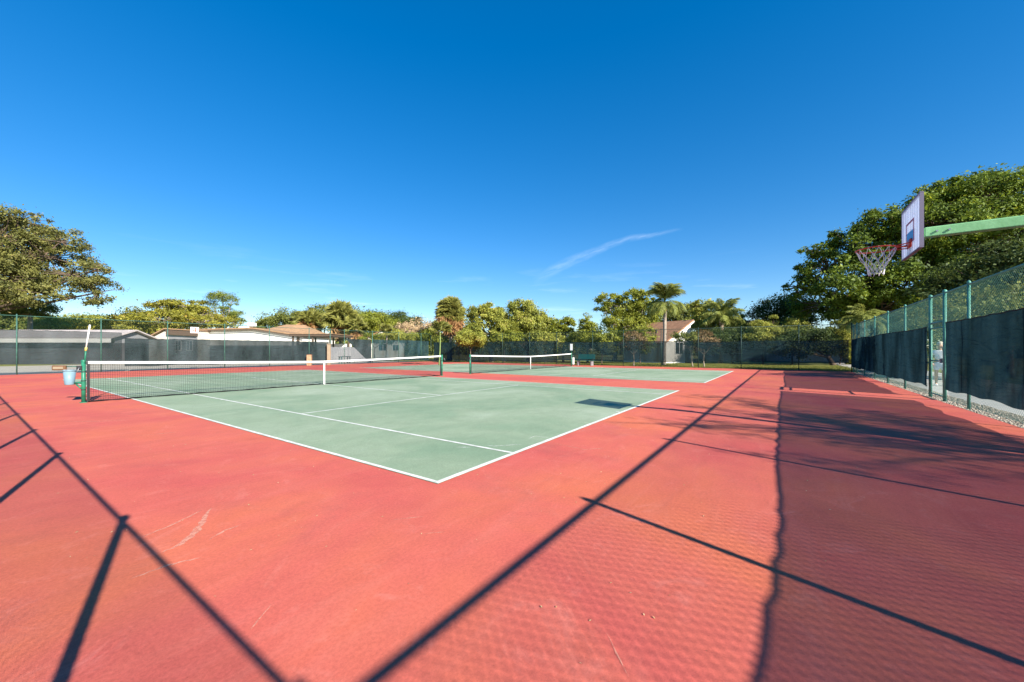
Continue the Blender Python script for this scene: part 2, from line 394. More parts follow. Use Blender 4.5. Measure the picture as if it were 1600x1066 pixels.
# worn pale scrapes on the paint
def scrape(pts, w, seed, m=M['scuff'], z=.0025):
    rnd = random.Random(seed); b = MB(); L_ = []; Rr = []
    P = []
    for i in range(len(pts)-1):
        for k in range(6):
            t = k/6; P.append(Vector((pts[i][0]*(1-t)+pts[i+1][0]*t, pts[i][1]*(1-t)+pts[i+1][1]*t, z)))
    P.append(Vector((*pts[-1], z)))
    for i, p in enumerate(P):
        d = (P[min(i+1, len(P)-1)]-P[max(0, i-1)]).normalized(); nrm = Vector((-d.y, d.x, 0))
        f = math.sin(math.pi*(i+.3)/(len(P)-.4))**.6 if 0 < i < len(P)-1 else .08
        ww = w*f*rnd.uniform(.45, 1.25); j = rnd.uniform(-.25, .25)*w
        L_.append(p+nrm*(ww/2+j)); Rr.append(p-nrm*(ww/2-j))
    n = len(P); b.add(L_+Rr, [(i, i+1, n+i+1, n+i) for i in range(n-1)])
    return b.build('scuff_mark', m, court)
for i, (pts, w) in enumerate([
    ([(-1.57, 1.12), (-1.74, .80), (-1.88, .59), (-2.03, .50)], .05), ([(-1.62, 1.14), (-1.85, .99), (-2.05, .91)], .022), ([(-1.55, .55), (-1.67, .54), (-1.79, .46)], .02),
    ([(-2.23, .27), (-2.06, .28), (-1.9, .22)], .025), ([(-.84, -.33), (-.63, -.5)], .010), ([(-.84, -.73), (-.73, -.83)], .010),
    ([(2.16, -.15), (2.08, -.67), (2.31, -.85)], .02), ([(-2.01, -.78), (-1.86, -.66)], .012), ([(-1.2, 5.46), (-.61, 5.29)], .03),
    ([(-1.04, -2.2), (-1.23, -2.37)], .008), ([(-1.6, 8.2), (-.9, 7.4)], .04)]):
    scrape(pts, w, i)
M['crack'] = broken_mat('white_filler', (.72, .72, .66), .38)
for i, (pts, w) in enumerate([([(1.5, .56), (1.51, .45), (1.85, .16)], .02), ([(1.16, .85), (1.28, .67)], .02), ([(2.19, .30), (2.4, .31), (2.41, .06)], .015)]):
    o = scrape(pts, w, i+50, M['crack'], .0065); o.name = 'filled_crack'; o.parent = greens[0]
# litter: dry leaf bits
def litter():
    rng = np.random.default_rng(5); V = []; Fq = []
    for k in range(420):
        if k < 260: x = rng.uniform(-2.4, 3.5); y = rng.uniform(-3.2, 5)
        else: x = rng.uniform(-2, 26); y = rng.uniform(-6.1, 1)
        if 0 < x < 10.9 and 0 < y: continue
        s = rng.uniform(.004, .012); a = rng.uniform(0, 6.28); e = rng.uniform(.3, .6)
        c, n = math.cos(a)*s, math.sin(a)*s; o = len(V); z = .003
        V += [(x-c, y-n, z), (x+n*e, y-c*e, z+.002), (x+c, y+n, z+s*.5), (x-n*e, y+c*e, z+.004)]
        Fq.append((o, o+1, o+2, o+3))
    me = np_mesh('leaf_litter', np.array(V), np.array(Fq), leaf_mat('dry_leaf_bits', (.30, .17, .06), (.62, .50, .30), .1))
    o = link('leaf_litter', me); tag(o, 'tiny dry leaf bits scattered over the red court', 'leaf litter', kind='stuff')
litter()
def gravel():
    rng = np.random.default_rng(8); b = MB()
    base = bmesh.new(); bmesh.ops.create_icosphere(base, subdivisions=1, radius=1)
    bv = np.array([v.co[:] for v in base.verts]); bf = np.array([[v.index for v in f.verts] for f in base.faces]); base.free()
    V = []; Fq = []; k = 0
    for i in range(9000):
        x = 5+24*rng.random()**1.7; y = -6.28-.68*rng.random()**1.2; s = rng.uniform(.009, .021)
        q = bv*(s*rng.uniform(.7, 1.3, 3))*np.array([1, 1, .7])*rng.uniform(.85, 1.15, (len(bv), 1))+np.array([x, y, -.03+s*.4])
        V.append(q); Fq.append(bf+k*len(bv)); k += 1
    me = np_mesh('gravel', np.vstack(V), np.vstack(Fq), M['stone'])
    tag(link('gravel', me), 'pale loose gravel strip along the foot of the fence', 'gravel', kind='stuff')
gravel()
def grass(name, n, area, h, label, seed):
    rng = np.random.default_rng(seed); x0, y0, x1, y1 = area
    c = np.stack([rng.uniform(x0, x1, n), rng.uniform(y0, y1, n), np.full(n, -.06)], 1)
    a = rng.uniform(0, 6.28, n); w = rng.uniform(.008, .02, n); hh = h*rng.uniform(.5, 1.3, n)
    d = np.stack([np.cos(a)*w, np.sin(a)*w, np.zeros(n)], 1); t = np.stack([rng.normal(0, .35, n)*hh, rng.normal(0, .35, n)*hh, hh], 1)
    V = np.stack([c-d, c+d, c+t], 1).reshape(-1, 3); Fq = np.arange(3*n).reshape(-1, 3)
    tag(link(name, np_mesh(name, V, Fq, M['blade'])), label, 'grass', kind='stuff')
grass('grass', 60000, (29.7, -7.2, 40, 30), .085, 'sunlit grass blades beyond the far fence', 3)
grass('grass', 6000, (6, -11.8, 32, -10.65), .12, 'rough grass edge beyond the concrete path', 4)

# ------------------------------------------------------------------ chain-link fences
def fence(name, label, axis, fixed, a0, a1, h, posts, ends=(), m='wire', mp='vinyl', seg=.45, wire=.0016, gate=None, pr=.030, rr=.019):
    """axis 'x': runs along x at y=fixed.  a0..a1 the run, posts along it"""
    P = (lambda a, o, z: (a, fixed+o, z)) if axis == 'x' else (lambda a, o, z: (fixed+o, a, z))
    t = thing(name, label, 'fence', P((a0+a1)/2, 0, 0))
    off = Vector(t.location)
    def Q(a, o, z): return Vector(P(a, o, z))-off
    for a in posts:
        big = a in ends; r = pr*1.3 if big else pr
        o = MB().tube([Q(a, 0, -.05), Q(a, 0, h+.01)], r, 12).build('post', M[mp], t, True)
        MB().lathe([(r*1.2, 0), (r*1.25, .03), (r*.8, .06), (.005, .075)], Q(a, 0, h), 12).build('post_cap', M[mp], o, True)
    # top rail and bottom tension wire
    MB().tube([Q(a0, 0, h-.02), Q(a1, 0, h-.02)], rr, 10).build('top_rail', M[mp], t, True)
    MB().tube([Q(a0, .03, .06), Q(a1, .03, .06)], .004, 6).build('tension_wire', M[mp], t)
    # woven diamonds: two families of diagonal wires, in short lengths
    pitch = .072; z0, z1 = .05, h-.02; H = z1-z0
    V = []; n = 0
    for fam in (1, -1):
        s = np.arange(a0-H, a1+H, pitch)
        nseg = max(1, int(H/seg))
        for k in range(nseg):
            za, zb = z0+H*k/nseg, z0+H*(k+1)/nseg
            aa = s+fam*(za-z0); ab = s+fam*(zb-z0)
            ok = (np.minimum(aa, ab) >= a0-.02) & (np.maximum(aa, ab) <= a1+.02)
            if gate: ok &= ~((np.maximum(aa, ab) > gate[0]) & (np.minimum(aa, ab) < gate[1]) & (zb < gate[2]+.1))
            aa = aa[ok]; ab = ab[ok]
            o = fam*.0022
            for da, do in ((0, wire*1.15), (wire*1.4, -wire*.6), (-wire*1.4, -wire*.6)):
                V.append(np.stack([np.stack([aa+da, np.full(len(aa), o+do), np.full(len(aa), za)], 1),
                                   np.stack([ab+da, np.full(len(ab), o+do), np.full(len(ab), zb)], 1)], 1))
    VV = []; FF = []; base = 0
    for i in range(0, len(V), 3):
        A = np.concatenate(V[i:i+3], 1); m_ = len(A)      # m,6,3: p0a p0b p1a p1b p2a p2b
        VV.append(A.reshape(-1, 3)); idx = base+np.arange(m_)[:, None]*6
        for q in ((0, 1, 3, 2), (2, 3, 5, 4), (4, 5, 1, 0)): FF.append(idx+np.array(q)[None])
        base += m_*6
    VV = np.vstack(VV); FF = np.vstack(FF)
    if axis == 'y': VV = VV[:, [1, 0, 2]]
    VV = VV-np.array(off)+np.array([0, fixed, 0] if axis == 'x' else [fixed, 0, 0])
    o = link('chain_mesh', np_mesh('chain_mesh', VV, FF, M[m]), t); o['kind'] = 'stuff'
    return t
YR, XN, XF, YL = -6.4, -3.42, 29.5, 31.5
HR, HF, HL = 2.90, 3.0, 3.25
rposts = [-3.42, -.92, 2.0, 4.95, 7.8, 10.69, 12.36, 13.61, 16.56, 19.4, 22.3, 25.2, 27.9, 29.5]
fence('chain_link_fence', 'green chain link fence running along the right edge of the red court', 'x', YR, XN, XF, HR, rposts, (12.36, 13.61), gate=(12.36, 13.61, 2.12), rr=.023, wire=.0021)
fence('chain_link_fence', 'green chain link fence behind the viewer, casting the post shadows at lower left', 'y', XN, YR, 30.5, HR, [-6.3, -3.5, -.1, 2.55, 5.5, 8.5, 11.5, 14.5, 17.5, 20.5, 23.5, 26.5, 29.5], wire=.0010)
fence('chain_link_fence', 'thin dark chain link fence across the far end beyond the second court', 'y', XF, YR, YL, HF, [-6.33, -3.65, -.32, 2.49, 5.2, 8.26, 11.02, 14.6, 17.6, 20.91, 23.89, 26.94, 31.4], (31.4,), m='dark_wire', mp='farpost', pr=.026, rr=.017)
fence('chain_link_fence', 'tall green chain link fence at left behind the first net', 'x', YL, XN, XF, HL, [-.85, 2.36, 5.51, 8.81, 11.91, 15.14, 17.09, 18.5, 21.59, 24.89, 28.07], (17.09, 21.59), m='dark_wire', mp='leftpost', pr=.028, rr=.017, wire=.0012)

# walk gate in the right fence
def gate():
    t = thing('gate', 'narrow green chain link gate between two posts in the right fence', 'gate', (12.98, YR, 0))
    x0, x1 = -.56, .57
    for x in (x0, x1): MB().tube([(x, 0, .1), (x, 0, 1.98)], .024, 10).build('gate_stile', M['vinyl'], t, True)
    for z in (.1, 1.05, 1.97): MB().tube([(x0, 0, z), (x1, 0, z)], .02, 10).build('gate_rail', M['vinyl'], t, True)
    MB().tube([(-.6, 0, 2.12), (.62, 0, 2.12)], .03, 10).build('lintel', M['vinyl'], t, True)
    b = MB()
    for fam in (1, -1):
        for s in np.arange(x0-1.9, x1+1.9, .072):
            za, zb = .1, 1.97; a, c = s, s+fam*1.87
            lo, hi = min(a, c), max(a, c)
            # clip the diagonal to the frame
            def zat(x): return za+(x-a)*fam
            xa, xb = max(lo, x0), min(hi, x1)
            if xb-xa < .02: continue
            b.tube([(xa, fam*.003, zat(xa)), (xb, fam*.003, zat(xb))], .0013, 3, cap=False)
    o = b.build('chain_mesh', M['wire'], t); o['kind'] = 'stuff'
    l = MB().box((-.53, .02, 1.0), (-.45, .06, 1.12)); l.tube([(-.49, .04, 1.06), (-.36, .06, 1.06)], .01, 8); l.build('latch', M['steel'], t)
gate()

# ------------------------------------------------------------------ windscreens
def screen(label, axis, fixed, a0, a1, zt, zb, m, seed, sag=.02, tie=.62, wob=.035, tri=None):
    rng = np.random.default_rng(seed)
    nx = max(8, int((a1-a0)/.09)); nz = 18
    A = np.linspace(a0, a1, nx+1); T = np.linspace(0, 1, nz+1)
    def wav(x, n, lo, hi):
        r = np.zeros_like(x)
        for _ in range(n):
            r += np.sin(x*rng.uniform(lo, hi)+rng.uniform(0, 6.28))/n
        return r
    top = zt - sag*np.abs(np.sin(np.pi*A/tie+rng.uniform(0, 3)+1.3*wav(A, 3, .5, 2)))*(1+wav(A, 3, .6, 2.5)) - .03*wav(A, 3, .4, 1.4)
    bot = zb + .035*wav(A, 4, 1.2, 5) + .03*wav(A, 3, .3, 1)
    V = []
    ph = rng.uniform(0, 6.28, 6); kx = rng.uniform(1.2, 7, 6); kz = rng.uniform(-5, 5, 6); am = rng.uniform(.3, 1, 6)
    for i, a in enumerate(A):
        for t_ in T:
            z = bot[i]+(top[i]-bot[i])*t_
            o = sum(am[k]*math.sin(kx[k]*a+kz[k]*z+ph[k]) for k in range(6))*wob/2.2*(.25+.65*math.sin(math.pi*min(t_*1.02, 1)))
            o += .012*math.sin(a*23+z*7+ph[0])*math.sin(a*2.1+ph[1])
            if seed == 2: o += .022*math.sin(7*(a*.75+z*1.05)+2*math.sin(a*.9))*max(0, math.sin(a*.8+.6))*(1-.6*t_)
            o = o*.5+.055*(1 if fixed < 0 and axis == 'x' else 0)
            if tri: z = max(z, tri(a)) if z > bot[i]-1 else z
            V.append((a, fixed+o, z) if axis == 'x' else (fixed+o, a, z))
    F_ = [(i*(nz+1)+j, (i+1)*(nz+1)+j, (i+1)*(nz+1)+j+1, i*(nz+1)+j+1) for i in range(nx) for j in range(nz)]
    me = bpy.data.meshes.new('windscreen'); me.from_pydata(V, [], F_); me.update(); me.materials.append(m)
    o = link('windscreen', me, None, True); tag(o, label, 'windscreen')
    # hem band along the top and tie loops
    b = MB()
    idx = [i*(nz+1)+nz for i in range(nx+1)]
    sgn = 1 if (axis == 'x' and fixed > YR+.01 and fixed < 0) or axis == 'y' else -1
    b.tube([Vector(V[i])+Vector((0, 0, .004)) for i in idx], .012, 5)
    b.build('hem', M['hem'], o, True)
    return o
screen('navy windscreen panel nearest the viewer, on the right fence, mostly casting shade', 'x', YR+.05, XN+.12, 4.9, 2.05, .36, M['scr_dark'], 1, sag=.014, wob=.03)
screen('navy windscreen with long diagonal folds on the right fence, near side of the gate', 'x', YR+.05, 4.93, 11.86, 2.07, .33, M['scr_dark'], 2, sag=.014, wob=.03)
screen('navy windscreen on the right fence between the gate and the far corner', 'x', YR+.05, 13.45, 29.2, 2.02, .30, M['scr_dark'], 3, sag=.014, wob=.03)
screen('see-through dark windscreen on the far fence right of the house', 'y', XF+.07, -6.2, 2.45, 1.98, .5, M['scr_far'], 4)
screen('see-through dark windscreen on the far fence behind the teal bench', 'y', XF+.07, 2.5, 14.5, 2.06, .42, M['scr_far'], 5)
screen('see-through dark windscreen on the far fence behind the second net', 'y', XF+.07, 14.56, 31.0, 2.22, .2, M['scr_far'], 6)
screen('tall faded grey windscreen at far left behind the blue bucket', 'x', YL+.12, XN, 3.3, 2.45, .56, M['scr_thin'], 7)
screen('faded grey windscreen behind the first net below the white gabled building', 'x', YL+.08, 3.42, 17.0, 2.1, .3, M['scr_grey'], 8, wob=.06)
screen('loose grey windscreen beside the carport with its lower corner hanging away', 'x', YL+.08, 18.5, 21.5, 2.4, .35, M['scr_grey'], 9, wob=.05, tri=lambda a: .35+max(0, (21.0-a))*.9)
screen('see-through grey windscreen at the far left corner of the courts', 'x', YL+.08, 21.65, 29.3, 2.42, .2, M['scr_far'], 10)

# ------------------------------------------------------------------ nets and net posts
def net(label, x0, y0):
    xa, xb = -.83, 11.80; cxm = 5.485
    t = thing('tennis_net', label, 'net', (x0, y0, 0), group='nets across the two courts')
    def top(x):
        q = abs(x-cxm)/6.32; return .925+.135*q**1.25
    b = MB(); rnd = random.Random(int(x0)+3)
    def zz(x, k): return .035+(top(x)-.06-.035)*k
    xs = np.arange(xa, xb+.001, .0445)
    wv = lambda x, k: (1-k)*(.05*math.sin(x*1.7+x0)+.03*math.sin(x*4.1))*.7
    for x in xs:
        b.tube([(x, wv(x, 0), zz(x, 0)), (x, wv(x, .5), zz(x, .5)), (x, 0, zz(x, 1))], .0026, 3, cap=False)
    nrow = 21
    for k in range(nrow):
        q = k/(nrow-1)
        b.tube([(x, wv(x, q), zz(x, q)) for x in np.linspace(xa, xb, 30)], .0026 if k else .007, 3, cap=False)
    o = b.build('net_mesh', M['black'], t); o['kind'] = 'stuff'
    # white headband, folded over the cable
    X = np.linspace(xa, xb, 40); v = []; f = []
    for x in X:
        z = top(x); v += [(x, -.012, z-.062), (x, -.014, z-.01), (x, 0, z+.004), (x, .014, z-.01), (x, .012, z-.062)]
    for i in range(39):
        for j in range(4): f.append((i*5+j, (i+1)*5+j, (i+1)*5+j+1, i*5+j+1))
    MB().add(v, f).build('headband', M['band'], t, True)
    MB().tube([(-.90, 0, 1.045), (xa+.02, 0, top(xa)-.012)], .005, 6).build('cable', M['steel'], t)
    MB().tube([(xb-.02, 0, top(xb)-.012), (11.88, 0, 1.045)], .005, 6).build('cable', M['steel'], t)
    MB().box((cxm-.026, -.02, .0), (cxm+.026, .02, .93)).build('centre_strap', M['band'], t, bevel=.006)
    MB().box((cxm-.06, -.05, .008), (cxm+.06, .05, .02)).build('strap_anchor', M['steel'], t)
    for x in (xa, xb):
        b = MB().box((x-.028, -.012, .03), (x+.028, .012, .99))
        b.build('side_band', M['rubber'], t)
        l = MB()
        for k in range(9):      # lacing to the post
            z = .1+k*.105; e = x-.06 if x < 5 else x+.06
            l.tube([(x, .014, z), (e, .0, z+.03)], .004, 4)
        l.build('lacing', M['band'], t)['kind'] = 'stuff'
    # the slack bottom of the net lying in a roll on the court
    b = MB(); pts = [(x, .05+wv(x, 0)*.6, .02+.012*math.sin(x*9)) for x in np.linspace(xa, xb, 60)]
    b.tube(pts, [.016+.008*math.sin(i*1.9) for i in range(60)], 6).build('bottom_hem', M['rubber'], t, True)
    return t
net('long black tennis net with white headband across the near court', 0, 11.885)
net('smaller looking black tennis net across the far second court', X2, Y2+11.885)
def net_post(label, x, y, crank):
    t = thing('net_post', label, 'net post', (x, y, 0), group='green net posts')
    MB().tube([(0,0,-.05), (0,0,1.07)], .042, 16).build('post', M['postgreen'], t, True)
    MB().lathe([(.048, 1.05), (.05, 1.08), (.03, 1.10), (.003, 1.105)], n=16).build('cap', M['postgreen'], t, True)
    MB().lathe([(.075, 0), (.075, .012), (.05, .02)], n=16).build('collar', M['postgreen'], t)
    for z in (.32, .55, .78):
        MB().lathe([(.044, z), (.0475, z+.004), (.0475, z+.02), (.044, z+.024)], n=16).build('strap', M['rubber'], t, True)
    s = -1 if crank < 0 else 1
    b = MB().box((s*.03, -.05, .84), (s*.12, .05, .95)); b.build('winch', M['rubber'], t, bevel=.01)
    MB().tube([(s*.09, -.05, .9), (s*.09, -.10, .9), (s*.13, -.10, .78)], .009, 8).build('crank_handle', M['steel'], t, True)
    return t
p1 = net_post('green net post at left holding the bucket and a tall white stick', -.914, 11.885, -1)
net_post('green net post at the middle, right end of the near net', 11.884, 11.885, 1)
net_post('green net post at the left end of the far net', X2-.914, Y2+11.885, -1)
p4 = net_post('green net post with white card beside the teal bench', X2+11.884, Y2+11.885, 1)
# scorekeeper stick, bucket bracket and roller arm on the first post (offsets along the camera's right)
r_ = RT
MB().tube([r_*.03+UP*1.0, r_*.06+UP*1.36], .018, 8).build('stick_holder', M['postgreen'], p1, True)
MB().tube([r_*.055+UP*1.33, r_*.07+UP*1.42], .024, 8).build('stick_joint', M['yellow'], p1, True)
MB().tube([r_*.065+UP*1.40, r_*.165+UP*2.0], [.016, .017], 10).build('score_stick', M['white'], p1, True)
MB().tube([Vector((0,0,.52)), -r_*.22+UP*.50], .028, 8).tube([-r_*.06+UP*.36, -r_*.2+UP*.48], .016, 8).build('bucket_bracket', M['postgreen'], p1, True)
MB().tube([Vector((0,0,.93)), -r_*.44+UP*.93], .010, 8).build('roller_arm', M['postgreen'], p1, True)
q = Matrix.Translation(-r_*.62+UP*.9) @ Matrix.Rotation(YAW-math.pi/2, 4, 'Z')
rh = MB().box((-.17, -.03, -.07), (.17, .03, .055), q).build('roller_head', M['brownwood'], p1, bevel=.012)
MB().box((-.13, -.036, -.035), (.13, -.026, .025), q).build('roller_face', M['beige'], rh)
def bucket():
    c = Vector((-.914, 11.885, 0)) - r_*.36
    t = thing('bucket', 'pale blue plastic bucket hanging on the left net post', 'bucket', (c.x, c.y, .46))
    MB().lathe([(.005, .0), (.085, .0), (.09, .01), (.116, .36), (.113, .36), (.088, .015), (.005, .012)], n=28).build('body', M['bucket'], t, True)
    MB().lathe([(.114, .345), (.124, .348), (.126, .375), (.118, .38), (.111, .37)], n=28).build('rim', M['bucket'], t, True)
    pts = [Vector((.122*math.cos(a), .0, .35+.05*math.sin(a))) for a in np.linspace(0, math.pi, 12)]
    MB().tube(pts, .004, 6).build('handle', M['steel'], t, True)
bucket()
# white card on the far post
b = MB().box((-.05, -.11, 1.32), (-.03, .11, 1.86)); b.build('score_card', M['white'], p4, bevel=.004)
MB().tube([(0,0,1.05), (-.035, 0, 1.4)], .014, 8).build('card_arm', M['postgreen'], p4)
MB().box((.05, -.16, .15), (.2, -.04, .72)).build('card_box', M['white'], p4, bevel=.01)

# ------------------------------------------------------------------ basketball hoop
def hoop():
    bx, by = 5.12, -4.40
    t = thing('basketball_hoop', 'basketball hoop on a light green arm with white net and backboard', 'basketball hoop', (bx, -6.12, 0))
    o = Vector((bx, -6.12, 0))
    def q(x, y, z): return (x, y-(-6.12), z)
    # pole and arm
    MB().tube([(0,0,-.05), (0,0,3.15)], .07, 16).build('pole', M['arm'], t, True)
    MB().box((-.068, .0, 2.955), (.068, 1.60, 3.09)).build('arm', M['arm'], t, bevel=.012)
    for k, yy in enumerate((.12, .24, 1.36, 1.48)):
        MB().tube([(-.07, yy, 3.02), (-.084, yy, 3.02)], .014, 6).build('bolt', M['steel'], t)
    MB().box((-.085, -.09, 2.93), (.085, .10, 2.95)).build('saddle_plate', M['arm'], t)
    MB().tube([(0, .03, 2.35), (0, .62, 2.955)], .03, 10).build('brace', M['arm'], t, True)
    W, zb, zt = .98, 2.75, 3.47
    fb = bpy.data.materials.new('milky_backboard'); fb.use_nodes = True; tt = fb.node_tree; tt.nodes.clear()
    out = tt.nodes.new('ShaderNodeOutputMaterial'); d = tt.nodes.new('ShaderNodeBsdfDiffuse'); tr = tt.nodes.new('ShaderNodeBsdfTranslucent'); mx = tt.nodes.new('ShaderNodeMixShader')
    gl = tt.nodes.new('ShaderNodeBsdfGlossy'); gl.inputs['Roughness'].default_value = .15; mg = tt.nodes.new('ShaderNodeMixShader'); mg.inputs[0].default_value = .06
    d.inputs[0].default_value = (.64, .70, .86, 1); tr.inputs[0].default_value = (.52, .58, .78, 1); mx.inputs[0].default_value = .42
    tt.links.new(d.outputs[0], mx.inputs[1]); tt.links.new(tr.outputs[0], mx.inputs[2]); tt.links.new(mx.outputs[0], mg.inputs[1]); tt.links.new(gl.outputs[0], mg.inputs[2])
    tp = tt.nodes.new('ShaderNodeBsdfTransparent'); ms = tt.nodes.new('ShaderNodeMixShader'); ms.inputs[0].default_value = .58   # two faces: about a quarter passes
    tt.links.new(tp.outputs[0], ms.inputs[1]); tt.links.new(mg.outputs[0], ms.inputs[2]); tt.links.new(ms.outputs[0], out.inputs[0])
    y = by
    board = MB().box(q(-W/2, y-.012, zb), q(W/2, y+.012, zt)).build('backboard', fb, t)
    f = MB()
    for a, c in (((-W/2-.015, zb-.015), (W/2+.015, zb+.002)), ((-W/2-.015, zt-.002), (W/2+.015, zt+.015)), ((-W/2-.015, zb), (-W/2+.002, zt)), ((W/2-.002, zb), (W/2+.015, zt))):
        f.box(q(a[0], y-.025, a[1]), q(c[0], y+.016, c[1]))
    f.build('board_frame', mat('dull_grey_trim', (.20, .18, .25), .6), board)
    # painted shooter's square
    s = MB(); x0, x1, z0, z1 = -.21, .21, 2.90, 3.22; w = .03; yf = y+.0145
    for a in ((x0, z0, x1, z0+w), (x0, z1-w, x1, z1), (x0, z0+w, x0+w, z1-w), (x1-w, z0+w, x1, z1-w)):
        s.box(q(a[0], yf-.001, a[1]), q(a[2], yf+.0015, a[3]))
    s.build('shooting_square', mat('faded_purple_red', (.42, .10, .16), .6), board)
    MB().box(q(x0+w+.004, yf-.001, z0+w), q(x1-w-.004, yf+.001, 3.07)).build('view_through_patch', mat('view_through_blue', (.06, .30, .62), .4), board)  # blue sheet painted to stand in for the view through the board
    r = MB()
    for x in (-.25, -.02, .25): r.box(q(x-.012, y-.04, zb+.02), q(x+.012, y-.0125, zt-.02))
    r.build('back_rib', M['steel'], board)
    MB().box(q(-.10, y-.06, 2.93), q(.10, y-.0405, 3.11)).build('mount_plate', M['arm'], t)
    # rim
    rc = Vector(q(0, y+.38, 2.865)); n = 40; rr = .2286
    MB().tube([rc+Vector((rr*math.cos(a), rr*math.sin(a), 0)) for a in np.linspace(0, 2*math.pi, n, endpoint=False)], .0095, 10, closed=True).build('rim', M['rim'], t, True)
    b = MB().box(q(-.11, y+.0165, 2.835), q(.11, y+.028, 2.955))
    for sx in (-1, 1):
        b.tube([q(sx*.09, y+.03, 2.895), rc+Vector((sx*.12, -.19, 0))], .008, 8)
        b.tube([q(sx*.05, y+.03, 2.84), rc+Vector((sx*.17, -.145, -.008))], .007, 8)
    b.build('rim_bracket', M['rim'], t, True)
    # net: 12 loops, diamonds narrowing downward
    b = MB(); L = 12
    rows = [(0, .2286), (.12, .185), (.20, .135), (.28, .10), (.355, .092)]
    def node(r, k):
        z, ra = rows[r]; a = 2*math.pi*(k+(.5 if r % 2 else 0))/L
        return rc+Vector((ra*math.cos(a), ra*math.sin(a), -z-.004))
    rnd = random.Random(3)
    for r in range(len(rows)-1):
        for k in range(L):
            p = node(r, k)
            for kk in ((k, k-1) if r % 2 == 0 else (k, k+1)):
                e = node(r+1, kk); mid = (p+e)/2+Vector((rnd.uniform(-.006, .006), rnd.uniform(-.006, .006), 0))
                b.tube([p, mid, e], .0036, 5, cap=False)
    for k in range(L):
        p = node(4, k); b.tube([p, p+Vector((rnd.uniform(-.02, .02), rnd.uniform(-.02, .02), -.03))], .005, 5)
        h = node(0, k); b.tube([h+Vector((0, 0, .016)), h], .005, 5)
    b.build('net', M['netcord'], t, True)
hoop()

# ------------------------------------------------------------------ bench, bin, sign, table
def bench():
    t = thing('park_bench', 'teal slatted bench with pale legs beside the far net post', 'bench', (28.55, 11.3, 0), R(90))
    # local: x along bench, +y is towards the court (after the turn: -x world)
    for k in range(4):
        MB().box((-.78, -.22+k*.125, .43), (.78, -.22+k*.125+.105, .465)).build('seat_slat', M['bench'], t, bevel=.006)
    for k in range(4):
        z = .56+k*.105
        q = Matrix.Translation((0, -.26-.02*k, z)) @ Matrix.Rotation(R(10), 4, 'X')
        MB().box((-.78, -.016, 0), (.78, .016, .09), q).build('back_slat', M['bench'], t, bevel=.006)
    for x in (-.62, .62):
        MB().box((x-.06, -.22, 0), (x+.06, .22, .41)).build('leg', M['greywall'], t, bevel=.02)
        MB().tube([(x, -.20, .40), (x, -.25, .55), (x, -.37, .99)], .022, 8).build('back_support', M['rubber'], t, True)
bench()
def bin_():
    t = thing('wooden_bin', 'tan wooden plank bin standing at the left fence', 'bin', (14.9, 31.0, 0), YAW-math.pi/2+.3)
    for k in range(3):
        for yy in (-.17, .14): MB().box((-.17+k*.115, yy, 0), (-.17+k*.115+.108, yy+.03, .92+.015*k)).build('plank', M['wood'], t, bevel=.005)
    for xx in (-.185, .177):
        MB().box((xx, -.165, 0), (xx+.012, .165, .93)).build('side_board', M['wood'], t)
    MB().box((-.19, -.19, .94), (.195, .19, .965)).build('lid', M['brownwood'], t)
bin_()
def sign():
    c = at(304, 516, 1); d = Vector(c)-Vector(CAM); k = (YL-.07-CAM[1])/d.y; p = Vector(CAM)+d*k
    t = thing('number_sign', 'small white sign with red number 4 on the left fence', 'sign', p)
    MB().box((-.24, 0, -.21), (.24, .02, .21)).build('plate', M['sign'], t, bevel=.006)
    b = MB().box((.03, -.006, -.15), (.09, -.001, .15)).box((-.13, -.006, -.06), (.029, -.001, -.01)).box((.091, -.006, -.06), (.13, -.001, -.01))
    b.add([(-.13, -.005, -.009), (-.075, -.005, -.009), (.029, -.005, .10), (.029, -.005, .15)], [(0, 1, 2, 3)])
    b.build('numeral', M['signred'], t)
sign()
def table():
    t = thing('small_table', 'low dark table beyond the left fence by the carport', 'table', (20.2, 34.2, -.045))
    MB().box((-.55, -.3, .68), (.55, .3, .73)).build('top', M['bench'], t, bevel=.01)
    for x in (-.45, .45):
        for y in (-.22, .22): MB().box((x-.03, y-.03, 0), (x+.03, y+.03, .679)).build('leg', M['bench'], t)
table()

# ------------------------------------------------------------------ buildings (local x = photographer's right, y = away)
def bframe(u, d, turn=0): p = at(u, V0, d); return Vector((p.x, p.y, -.06)), YAW-math.pi/2+turn
def prism(name, poly, y0, y1, m, parent):
    """poly: (x, z) outline of the front, extruded from y0 to y1"""
    n = len(poly); v = [(x, y0, z) for x, z in poly]+[(x, y1, z) for x, z in poly]
    f = [tuple(range(n)), tuple(range(2*n-1, n-1, -1))]+[(i, n+i, n+(i+1) % n, (i+1) % n) for i in range(n)]
    return MB().add(v, f).build(name, m, parent)
def slab(name, a, b, c, d, th, m, parent):
    a, b, c, d = map(Vector, (a, b, c, d)); n = (b-a).cross(d-a).normalized()*th
    if n.z < 0: n = -n
    return MB().add([a, b, c, d, a+n, b+n, c+n, d+n], [(3,2,1,0), (4,5,6,7), (0,1,5,4), (1,2,6,5), (2,3,7,6), (3,0,4,7)]).build(name, m, parent)
def window(parent, x0, x1, z0, z1, y):
    w = MB().box((x0-.08, y-.05, z0-.08), (x1+.08, y+.02, z1+.08)).build('window', M['white'], parent)
    MB().box((x0, y-.07, z0), (x1, y-.051, z1)).build('pane', M['glass'], w)
    MB().box(((x0+x1)/2-.03, y-.085, z0), ((x0+x1)/2+.03, y-.071, z1)).build('mullion', M['white'], w)

